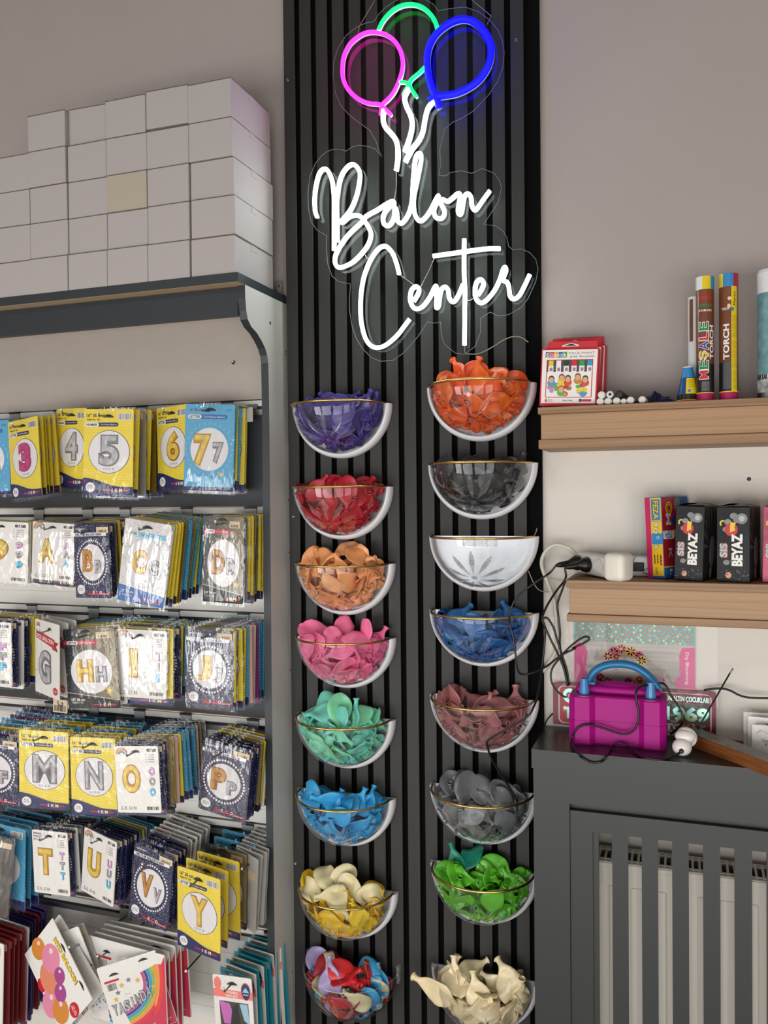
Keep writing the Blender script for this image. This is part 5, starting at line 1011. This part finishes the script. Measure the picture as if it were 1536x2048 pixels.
# ------------------------------------------------------------------ power strip, adapter, plugs
WP = M('strip_white', '#dcdad3', .35, coat=.2); WPB = M('adapter_cream', '#e2ddd0', .4); SOCK = M('socket_grey', '#bcbab4', .4)
A, B2, C2_ = at(1147, 1102, .0), at(1229, 1117, -.118), at(1147, 1141, .0)
ex = (B2-A); Ls = ex.length; ex.normalize(); ez = (A-C2_); hs = ez.length; ez = (ez-ex*ez.dot(ex)).normalized(); ey = ez.cross(ex)
Mx = Matrix(((ex.x, ey.x, ez.x, C2_.x), (ex.y, ey.y, ez.y, C2_.y), (ex.z, ey.z, ez.z, C2_.z), (0, 0, 0, 1)))
low = min((Mx @ Vector((x, y, 0))).z for x in (0, Ls) for y in (0, .035)); Mx = Matrix.Translation((0, 0, ZL-low+.0005)) @ Mx
t = thing('power_strip', 'white power strip with sockets on the lower wall shelf', 'power strip', mtx=Mx)
b = MB(); b.rbox(0, Ls, 0, .035, 0, hs, WP, .004, 3); b.build('housing', t)
for k in range(4):
    b = MB(); b.lathe([(hs*.40, .0), (hs*.40, -.0012), (hs*.36, -.0012), (hs*.345, .0), (hs*.33, .0015), (0.0, .0016)], (Ls*(.15+.235*k), -.0006, hs*.5), (0, 1, 0), SOCK if 0 else WP, 28, mats=[WP, WP, SOCK, SOCK, SOCK], cap=False)
    b.box(Ls*(.15+.235*k)-.003, Ls*(.15+.235*k)+.003, -.0012, 0, hs*.83, hs*.87, CHROME); b.build('socket', t)
def on_strip(fx, d, fz=.5): return Mx @ Vector((Ls*fx, -d, hs*fz))
nrm = (Mx.to_3x3() @ Vector((0, -1, 0))).normalized()
CB = [(.31, 'black plug in the second socket of the power strip'), (.12, 'black plug in the first socket of the power strip')]
PLUG_ENDS = []
for i, (fx, lab) in enumerate(((.385, 'black plug in the second socket of the power strip'), (.15, 'black plug in the first socket of the power strip'))):
    p = on_strip(fx, .001); t = thing('plug', lab, 'plug', p, 'black plugs in the power strip'); d = (nrm+Vector((-.55, 0, -.22))).normalized()
    b = MB(); b.lathe([(.0150, 0), (.0155, .004), (.014, .011), (.009, .019), (.0062, .024)], (0, 0, 0), nrm, CORD, 24); b.build('plug_head', t)
    q = nrm*.020; b = MB(); b.lathe([(.0068, 0), (.0062, .012), (.0055, .022), (.0028, .030)], q, d, CORD, 14); b.build('strain_relief', t)
    PLUG_ENDS.append(p+q+d*.030)
c = at(1237, 1133, -.128); c.z = max(c.z, ZL+.0268); R3m = Matrix.Rotation(math.radians(-28), 4, 'Z')
t = thing('power_adapter', 'rounded cream power adapter plugged into the end of the power strip', 'adapter', mtx=Matrix.Translation(c) @ R3m)
b = MB(); b.rbox(-.022, .022, -.022, .022, -.0265, .0265, WPB, .011, 4); b.build('housing', t); b = MB(); b.lathe([(.0185, 0), (.0165, .02)], (-.012, .008, .003), (-.35, .9, 0), WPB, 24); b.build('collar', t)
p0 = at(1266, 1136, -.005); p0.z = ZL+.0003
t = thing('socket_block', 'white socket block with loose wires at the back of the lower shelf', 'socket', p0); b = MB(); b.rbox(-.045, .045, -.014, .02, 0, .040, WP, .003, 2); b.rbox(-.002, .022, -.0155, -.013, .010, .028, INK, .001, 1); b.rbox(-.034, -.012, -.0155, -.013, .012, .03, SOCK, .001, 1); b.build('housing', t)
b = MB(); b.tube(smooth_pts([(.0, -.017, .012), (.005, -.025, .038), (.025, -.022, .045), (.04, -.018, .026), (.02, -.026, .010), (.035, -.02, .004)], 6), .0008, WIRE, 5); b.build('loose_wire', t)

# ------------------------------------------------------------------ cords
def cord(name, label, cat, pts, r, mat, n=6, group=None):
    P = smooth_pts(pts, n); b = MB(); o = P[0].copy(); b.tube([p-o for p in P], r, mat, 8); ob = b.build(name, None, o); return tag(ob, label, cat, group)
def cz(l, ys):       # crop 1000..1150 x 1060..1480
    if not isinstance(ys, (list, tuple)): ys = [ys]*len(l)
    return [at(1000+x*.2052, 1060+z*.2052, y) for (x, z), y in zip(l, ys)]
k1 = [(480, 420), (350, 510), (200, 620), (130, 710), (95, 830), (95, 920), (130, 1050), (150, 1200), (170, 1350), (215, 1405), (330, 1390), (450, 1330), (600, 1220), (731, 1155)]
loop = [at(1090+x*.2409, 1230+z*.2409, -.075) for x, z in ((230, 275), (330, 228), (368, 195), (335, 180), (270, 213), (180, 290), (100, 385), (62, 440), (48, 500), (60, 570), (100, 630), (150, 672), (178, 684))]
cord('power_cable', 'black cord looping over the dark blue bowl and back to the pump', 'cord', [PLUG_ENDS[1]]+cz(k1, [-.14, -.14, -.14, -.14, -.14, -.145, -.145, -.145, -.14, -.13, -.12, -.10, -.085, -.078])+loop, .0021, CORD)
k2 = [(640, 470), (560, 580), (480, 700), (430, 800), (412, 870), (440, 960), (430, 1150), (400, 1400), (372, 1580), (330, 1720), (240, 1840)]
k2b = [at(560+x*.35156, 1360+z*.35156, y) for (x, z), y in zip(((1195, 335), (1183, 385), (1210, 460), (1260, 540), (1310, 620), (1350, 690)), (-.15, -.14, -.12, -.10, -.085, -.075))]
cord('power_cable', 'black cord hanging across the dusty rose bowl into the grey bowl', 'cord', [PLUG_ENDS[0]]+cz(k2, [-.13, -.10, -.07, -.055, -.05, -.05, -.05, -.06, -.10, -.14, -.15])+k2b, .0022, CORD)
for lab, l, ys in (('black cord running from under the lower shelf down to the pump', [(640, 488), (600, 600), (560, 720), (570, 850), (585, 1000), (582, 1100), (600, 1230), (640, 1400), (668, 1515)], -.045), ('black cord strand from the knot by the panel down to the pump', [(412, 868), (460, 858), (520, 950), (560, 1080), (603, 1210), (650, 1360), (676, 1510)], -.052), ('second black cord strand from the knot crossing down to the pump', [(436, 940), (500, 1080), (565, 1210), (625, 1360), (660, 1520)], -.058)):
    cord('power_cable', lab, 'cord', cz(l, ys), .0022, CORD)
cord('power_cable', 'short black cord rising from the cover beside the red plate', 'cord', cz([(515, 1788), (470, 1835), (440, 1890), (415, 1965)], [.012, .005, .0, -.01]), .0016, CORD)
CRM_ = M('cream_cable', '#cfc9ba', .45)
cord('extension_cable', 'thick cream cable curling from the power strip down the wall', 'cable', [on_strip(.0, -.017, .55)]+cz([(690, 190), (640, 165), (550, 145), (470, 180), (415, 265), (408, 350), (440, 450), (490, 580), (530, 700), (548, 900), (560, 1100), (520, 1230), (440, 1350), (392, 1400)], [-.02, -.02, -.015, -.01, -.005, .0, .005, .01, .014, .016, .017, .017, .017, .017]), .0042, CRM_)
cord('thin_wire', 'thin pale wire crossing the wall left of the lower shelf', 'wire', cz([(365, 385), (450, 460), (550, 498), (630, 492)], [.018, .015, .012, .012]), .0009, M('pale_wire', '#c9c6bf', .5))
cord('thin_wire', 'thin grey wire below the empty bowl running to the cream cable', 'wire', cz([(275, 395), (330, 520), (375, 580), (440, 602), (520, 602)], [-.004, -.003, .0, .01, .014]), .0011, WIRE)
cord('thin_wire', 'thin grey wire above the right end of the empty bowl', 'wire', cz([(360, -20), (350, 20), (328, 66)], -.004), .001, WIRE)

# ------------------------------------------------------------------ radiator cover
GC = M('grey_lacquer', '#2d2f2e', .45, var=.05, vscale=2); GCT = M('grey_top', '#2b2928', .3, var=.12, vscale=6)
ZT = 1.0145; XC = .579
t = thing('radiator_cover', 'dark grey slatted radiator cover below the pump', 'radiator cover', (XC, .024, 0)); O = t.location.copy()
def pt(nm, f):
    b = MB(); f(b); b.v = [v-O for v in b.v]; b.build(nm, t)
XE = 1.62
def topf(b): b.box(XC, XE, -.152, .0245, ZT-.036, ZT-.001, GC); b.box(XC, XE, -.152, .0245, ZT-.001, ZT, GCT)
pt('top_board', topf)
xl, xr_ = XC+.0025, XE; xi = .6494; zi = at(1138.5, 1607.5, -.147).z; zd = at(1138.5, 1620, -.143).z
def fr(b):
    b.box(xl, xi, -.147, -.129, 0, ZT-.036, GC); b.box(xi, xr_, -.147, -.129, zi, ZT-.036, GC); b.box(xl, xl+.018, -.129, .0245, 0, ZT-.036, GC); b.box(xi, xr_, -.147, -.129, 0, .10, GC); b.box(xi, xr_, -.129, -.126, zd-.012, zi+.02, GC)
pt('front_frame', fr)
def dr(b):
    z1 = .8648; x0 = .6915
    b.box(xi+.0006, x0, -.143, -.1295, .1005, zd, GC); b.box(x0, xr_, -.143, -.1295, z1, zd, GC); b.box(x0, xr_, -.143, -.1295, .1005, .14, GC)
pt('slatted_door', dr)
for i, (a, c) in enumerate([(.6915, .7022), (.7268, .7556), (.7798, .8086), (.8334, .8621), (.8866, .9155), (.9396, .9685), (.9924, 1.0213), (1.0460, 1.0750)]):
    pt('slat', lambda b: b.box(a, c, -.1388, -.1296, .14, .8648, GC))
# radiator
RW = M('radiator_enamel', '#ebe5d9', .35, var=.03, vscale=5)
t = thing('radiator', 'cream panel radiator behind the slats of the grey cover', 'radiator', (.62, -.02, .12)); O = t.location.copy()
zr = at(1208, 1722, -.075).z
pt('front_panel', lambda b: (b.rbox(.625, 1.55, -.075, -.066, .14, zr, RW, .003, 2), [b.rbox(.63+.0405*k+.004, .63+.0405*k+.030, -.0785, -.07, .18, zr-.045, RW, .003, 2) for k in range(22)], b.rbox(.625, 1.55, -.0768, -.07, zr-.012, zr-.002, RW, .001, 1)))
pt('rear_panel', lambda b: b.rbox(.625, 1.55, -.005, .004, .14, zr, RW, .003, 2))
GRL = M('grille_dark', '#2a2826', .6)
pt('top_grille', lambda b: ([b.box(.63+.0125*k, .6345+.0125*k, -.066, -.004, zr-.004, zr+.001, RW) for k in range(72)], b.box(.627, 1.54, -.062, -.058, zr-.003, zr+.0005, RW), b.box(.627, 1.54, -.014, -.01, zr-.003, zr+.0005, RW), [b.box(.63+.0125*k, .6325+.0125*k, -.06, -.01, zr-.12, zr-.006, GRL) for k in range(72)]))
pt('foot', lambda b: b.box(.70, .73, -.06, 0, 0, .15, RW)); pt('foot', lambda b: b.box(1.40, 1.43, -.06, 0, 0, .15, RW))

# ------------------------------------------------------------------ balloon pump
MAG = M('magenta_plastic', '#a8067e', .5, spec=.3); PBL = M('blue_plastic', '#1f76ab', .35, coat=.2); NZ = M('nozzle_blue', '#3f86c4', .3, coat=.2)
pl, prr = atz(1137, 1487, ZT), atz(1334, 1503, ZT); yF = -.0945; x0, x1 = .642, .8235; hP = at(1137, 1391, yF).z-ZT; Dp = .085; Wp = x1-x0
t = thing('balloon_pump', 'magenta electric balloon pump with a blue handle on the radiator cover', 'pump', (x0, yF, ZT))
def plan(s=0): return [(s, .012), (.012, s), (.040, s), (.050, .010+s), (Wp-.050, .010+s), (Wp-.040, s), (Wp-.012, s), (Wp-s, .012), (Wp-s, Dp-.02), (Wp-.018, Dp-s), (.018, Dp-s), (s, Dp-.02)]
b = MB()
def ext(pl_, z0, z1, m, pl2=None):
    n = len(pl_); q = pl2 or pl_; b.add([(x, y, z0) for x, y in pl_]+[(x, y, z1) for x, y in q], [(i, (i+1) % n, (i+1) % n+n, i+n) for i in range(n)]+[tuple(range(n-1, -1, -1)), tuple(range(n, 2*n))], m)
ext(plan(.0012), 0, .003, MAG, plan(0)); ext(plan(0), .003, hP*.495, MAG); ext(plan(.0012), hP*.495, hP*.505, M('magenta_seam', '#7d0f62', .5)); ext(plan(0), hP*.505, hP-.003, MAG); ext(plan(0), hP-.003, hP, MAG, plan(.003))
b.build('body', t)
b = MB(); b.rbox(.010, Wp-.010, .030, Dp-.004, hP-.002, hP+.0145, MAG, .007, 3); b.ball((Wp/2, .055, hP+.010), (.05, .018, .012), MAG, 24, 10); b.build('top_ridge', t)
for sx in (.0285, Wp-.0285): b = MB(); b.lathe([(.021, hP-.001), (.021, hP+.0012), (.013, hP+.0016)], (sx, .02, 0), (0, 0, 1), M('magenta_dark', '#8a1470', .4), 28); b.build('nozzle_base', t)
for sx in (.0285, Wp-.0285): b = MB(); b.lathe([(.0105, hP), (.0098, hP+.004), (.0065, hP+.031), (.0058, hP+.0315), (.0045, hP+.028)], (sx, .02, 0), (0, 0, 1), NZ, 10, False); b.build('nozzle', t)
pts = smooth_pts([at(1090+x*.2409, 1230+z*.2409, yF+.055)-t.location for x, z in ((352, 585), (368, 530), (405, 475), (455, 437), (520, 413), (600, 405), (680, 411), (755, 432), (825, 475), (880, 525), (925, 580), (950, 622))], 6)
b = MB(); b.tube(pts, .0078, PBL, 12, flat=1.45); b.build('handle', t)
b = MB(); b.rbox(.022, .048, .042, .068, hP+.004, hP+.021, PBL, .003, 2); b.rbox(Wp-.038, Wp-.008, .042, .068, hP+.004, hP+.016, PBL, .003, 2); b.build('handle_mount', t)
def cp(l, ys): return [at(1090+x*.2409, 1230+z*.2409, y) for (x, z), y in zip(l, ys)]
yq = yF-.006
def mix_pts(l):      # mode f: against the pump front, t: lying on the cover, h: hanging over its front edge, else a depth
    out = []
    for x, z, m in l:
        u, v = 1090+x*.2409, 1230+z*.2409
        out.append(at(u, v, yq) if m == 'f' else atz(u, v, ZT+.0026) if m == 't' else at(u, v, -.1555) if m == 'h' else at(u, v, m))
    return out
cord('pump_cable', 'black cord wound over the front of the magenta pump to the white plug', 'cord', mix_pts([(885, 588, -.072), (830, 585, -.082), (780, 605, -.092), (755, 650, 'f'), (762, 730, 'f'), (780, 820, 'f'), (765, 910, 'f'), (720, 970, 'f'), (650, 988, 'f'), (560, 965, 'f'), (450, 928, 'f'), (360, 912, 'f'), (300, 922, 'f'), (250, 960, 'f'), (225, 1035, 'f'), (245, 1112, 't'), (275, 1150, 't'), (310, 1185, 'h'), (390, 1225, 'h'), (470, 1215, 'h'), (505, 1180, 't'), (535, 1125, 't'), (570, 1083, 'f'), (620, 1065, 'f'), (690, 1088, 'f'), (745, 1142, 't'), (820, 1183, 't'), (930, 1198, 't'), (1030, 1188, 't'), (1118, 1145, -.126)]), .0022, CORD)
cord('pump_cable', 'black cord going from behind the pump handle down its right side', 'cord', cp([(940, 572), (965, 563), (1005, 588), (1045, 665), (1100, 745), (1138, 820), (1140, 890), (1105, 940), (1070, 965), (1045, 990)], [-.045, -.045, -.05, -.05, -.05, -.05, -.05, -.04, -.035, -.03]), .0021, CORD)
p = atz(1364, 1512, ZT); p.z = ZT
t = thing('white_plug', 'round white plug with a black hole beside the pump', 'plug', p); WPL = M('plug_white', '#e6e1da', .3, coat=.2)
b = MB(); b.ball((0, 0, .0165), (.0175, .016, .0165), WPL, 20, 12); b.build('front_knob', t)
b = MB(); b.ball((.006, .012, .034), (.019, .014, .013), WPL, 20, 12); b.lathe([(.019, 0), (.0195, .006), (.016, .010)], (.007, .016, .030), (.25, .9, .2), WPL, 20); b.rbox(.018, .025, .008, .02, .028, .036, WPL, .001, 1); b.build('plug_body', t)
b = MB(); b.lathe([(.0042, 0), (.0042, .004), (.002, .006)], Vector((-.001, -.0155, .014)), (0, -1, 0), CORD, 14); b.build('cord_grommet', t)

# ------------------------------------------------------------------ things leaning on the wall behind the pump
Mx, w, h = frame((1106, 1366), (1432, 1385), (1106, 1449), .012, 0); dz = ZT-(Mx @ Vector((0, 0, -h))).z; 
t = thing('plate_sign', 'dark red plate lettered ALTIN ÇOCUKLARI and TOKAT leaning on the wall', 'sign', mtx=Matrix.Translation((0, 0, max(dz, 0)+.001)) @ Mx)
MAR = M('plate_maroon', '#7c2434', .4); HOL = M('holographic_foil', '#8fd8dc', .25, .5, var=.4, vscale=45, col2='#a9c89a'); PLR = M('plate_red', '#a82c34', .4)
b = card(w, h, MAR, .002, MAR); b.pill(X(b, .035), X(b, .975), Z(b, .96), Z(b, .06), M('plate_border', '#d9c4c0', .5), 1, r=h*.12); b.pill(X(b, .043), X(b, .967), Z(b, .94), Z(b, .08), PLR, 2, r=h*.11); b.rect(X(b, .66), X(b, .965), Z(b, .74), Z(b, .30), M('plate_olive', '#3a3a22', .4), 3)
b.rect(X(b, .66), X(b, .965), Z(b, .30), Z(b, .09), MAR, 3); b.rect(X(b, .66), X(b, .965), Z(b, .93), Z(b, .76), MAR, 3)
b.txt('G', X(b, .10), Z(b, .29), w*.07, HOL, 4, h=h*.34, bold=.06); b.txt('T', X(b, .10), Z(b, .70), w*.065, HOL, 4, h=h*.28, bold=.06); b.txt('GÜNÜN ALTIN ÇOCUKLARI', X(b, .805), Z(b, .195), w*.31, HOL, 4, h=h*.17, bold=.02)
b.txt('DA', X(b, .69), Z(b, .62), w*.055, HOL, 4, h=h*.14, bold=.03); b.txt('1969', X(b, .83), Z(b, .54), w*.26, HOL, 4, h=h*.34, bold=.05); b.txt('TOKAT', X(b, .82), Z(b, .85), w*.24, HOL, 4, h=h*.15, bold=.05); b.build('plate', t)
o = bpy.data.objects.new('sleeve', SLV[1]); COL.objects.link(o); o.parent = t; o.scale = (w+.006, .7, h+.01); o.location = (0, 0, .005)
Mx, w, h = frame((1148, 1238), (1389, 1248), (1151, 1378), .020, 0)
t = thing('craft_packet', 'flat packet lettered Dıy Blooming with a polka dot band behind the pump', 'packet', mtx=Mx)
GRY = M_wood('whitewashed_wood', '#c9c2ba', '#a8a097', (3, 30, 60), .6); ROSE = M('rose_tab', '#d64f8a', .5)
b = card(w, h, GRY, .001); DT = M('dot_teal', '#5fb0ac', .5); b.rect(X(b, 0), X(b, 1), Z(b, .305), Z(b, 0), DT, 1); rr = random.Random(8); dm = [M('dotc%d' % i, c, .5) for i, c in enumerate(('#d8694e', '#d8694e', '#e29aa4', '#ecd98a'))]
for j in range(9):
    for i in range(26): b.ell(X(b, (i+.5+.5*(j % 2))/26.6), Z(b, .018+.0335*j), w*.0095, w*.0095, dm[rr.choice((0, 0, 0, 1, 2, 3))], 2, 8)
b.poly([(X(b, .0), Z(b, .32)), (X(b, .08), Z(b, .33)), (X(b, .115), Z(b, .45)), (X(b, .10), Z(b, .62)), (X(b, .12), Z(b, 1)), (X(b, 0), Z(b, 1))], ROSE, 2); b.poly([(X(b, 1), Z(b, .33)), (X(b, .90), Z(b, .34)), (X(b, .875), Z(b, .45)), (X(b, .88), Z(b, .72)), (X(b, .83), Z(b, .82)), (X(b, .88), Z(b, .92)), (X(b, .89), Z(b, 1)), (X(b, 1), Z(b, 1))], ROSE, 2)
b.txt('Dıy Blooming', X(b, .935), Z(b, .62), h*.44, WHITE, 3, h=w*.035, rot=-90); 
for k in range(6): b.rect(X(b, .12), X(b, .87), Z(b, .44+.11*k), Z(b, .437+.11*k), M('plank_gap', '#8f877e', .7), 1)
fl = [M('petal%d' % i, c, .5) for i, c in enumerate(('#dd7a5c', '#c84a7c', '#e8a08a', '#dca43c', '#d65a6a', '#e6c46a'))]
for k, (fx, fz, r) in enumerate(((.40, .39, .045), (.34, .44, .05), (.29, .50, .045), (.48, .42, .05), (.55, .47, .04), (.57, .54, .045), (.36, .50, .035), (.22, .80, .04), (.28, .85, .045), (.33, .90, .04), (.46, .84, .04), (.50, .90, .045), (.55, .80, .035))):
    for q in range(7): a = 2*PI*q/7; b.ell(X(b, fx)+w*r*.6*math.cos(a), Z(b, fz)+w*r*.6*math.sin(a), w*r*.42, w*r*.42, fl[k % 6], 3+.1*k, 8)
    b.ell(X(b, fx), Z(b, fz), w*r*.28, w*r*.28, fl[(k+3) % 6], 5, 8)
for sx, a in ((-1, 20), (1, -20)): b.ell(X(b, .72+.035*sx), Z(b, .78), w*.03, w*.015, M('bow_pink', '#d88aa8', .5), 3, 12); b.rect(X(b, .715+.03*sx), X(b, .723+.03*sx), Z(b, .98), Z(b, .78), M('bow_pink', '#d88aa8', .5), 3)
b.build('card', t); b = MB(); n = 14; vs = []
for j in range(9):
    for i in range(n+1): x = -w*.70+(w*1.38)*i/n; vs.append((x, -.0035+.0016*noise.noise(Vector((x*40, j, 2))), .004-(Mx.translation.z-ZT+.003)*j/8))
b.add(vs, [(j*(n+1)+i, j*(n+1)+i+1, (j+1)*(n+1)+i+1, (j+1)*(n+1)+i) for j in range(8) for i in range(n)], FILMS, True); b.build('sleeve', t)
cord('thin_cable', 'black cable lying along the wall at the right above the cover', 'cable', [at(1396+x*.0977, 1360+z*.0977, y) for (x, z), y in zip(((120, 205), (300, 180), (430, 172), (540, 180), (680, 225), (820, 300), (980, 350), (1150, 365), (1500, 372)), (.006, .006, .004, .0, -.002, -.004, -.004, -.004, -.004))], .0022, CORD)
cord('black_rod', 'thin black rod with a pale tip leaning against the wall', 'rod', [at(1395, 1458, -.05), at(1430, 1398, -.03), at(1460, 1346, -.005)], .0016, CORD)
b = MB(); a, c = at(1460, 1346, -.005), at(1466, 1337, -.001); b.tube([Vector(), c-a], .0017, MG, 7); rod = bpy.data.objects['black_rod']; o = b.build('rod_tip', rod); o.location = a-rod.location
# plank
PLK = M_wood('brown_plank', '#8a5326', '#5c3312', (9, 9, 170), .45); PLT = M_wood('plank_top', '#77706c', '#5a534e', (6, 60, 60), .4)
A, B2 = atz(1392, 1497, ZT), atz(1536, 1553, ZT); d = (B2-A); d.z = 0; d.normalize(); s = A-d*.03; e = B2+d*.12; nn = Vector((-d.y, d.x, 0)); hh = .0255; wd = .03
t = thing('wooden_plank', 'brown wooden plank lying askew on the radiator cover', 'plank', (s.x, s.y, ZT)); b = MB(); S = Vector((0, 0, .0003)); E_ = e-s; E_.z = .0003
U = Vector((0, 0, hh)); b.hexa([S, E_, E_+nn*wd, S+nn*wd, S+U, E_+U, E_+U+nn*wd, S+U+nn*wd], PLK); b.build('board', t)
b = MB(); U2 = Vector((0, 0, hh+.0025)); b.hexa([S+U-nn*.001-d*.001, E_+U-nn*.001, E_+U+nn*(wd+.001), S+U+nn*(wd+.001)-d*.001, S+U2-nn*.001-d*.001, E_+U2-nn*.001, E_+U2+nn*(wd+.001), S+U2+nn*(wd+.001)-d*.001], PLT); b.build('top_veneer', t)
# ribbon packets
for i, (u, v, y, lab) in enumerate(((1487, 1424, -.01, 'rearmost small ribbon packet in clear film at the right edge'), (1496, 1433, -.032, 'middle small ribbon packet in clear film at the right edge'), (1504, 1449, -.055, 'front small ribbon packet lettered Söz ve Nişan Kurdelesi'))):
    o0 = at(u, v, y); w, h = .075, o0.z-ZT; Mx = Matrix.Translation((o0.x+w/2, y, o0.z)) @ Matrix.Rotation(-.06, 4, 'Z')
    t = thing('ribbon_packet', lab, 'packet', mtx=Mx, group='small ribbon packets at the right edge'); b = card(w, h, WHITE, .001); b.arc(0, -h*.26, w*.12, w*.13, 200, 340, CAPR, 2, 10); b.arc(-w*.27, -h*.36, w*.12, w*.13, 20, 160, CAPR, 2, 10); b.arc(w*.27, -h*.36, w*.12, w*.13, 20, 160, CAPR, 2, 10); b.ell(0, -h*.2, w*.07, h*.05, M('mauve_ink', '#a27a8c', .5), 2, 12)
    b.txt('İncili', 0, -h*.42, w*.2, INK, 2); b.txt('Söz ve Nişan', 0, -h*.54, w*.55, INK, 2); b.txt('Kurdelesi', 0, -h*.66, w*.4, INK, 2); b.build('card', t)
    o = bpy.data.objects.new('sleeve', SLV[i]); COL.objects.link(o); o.parent = t; o.scale = (w+.004, 1.4, h+.012); o.location = (0, 0, .012)
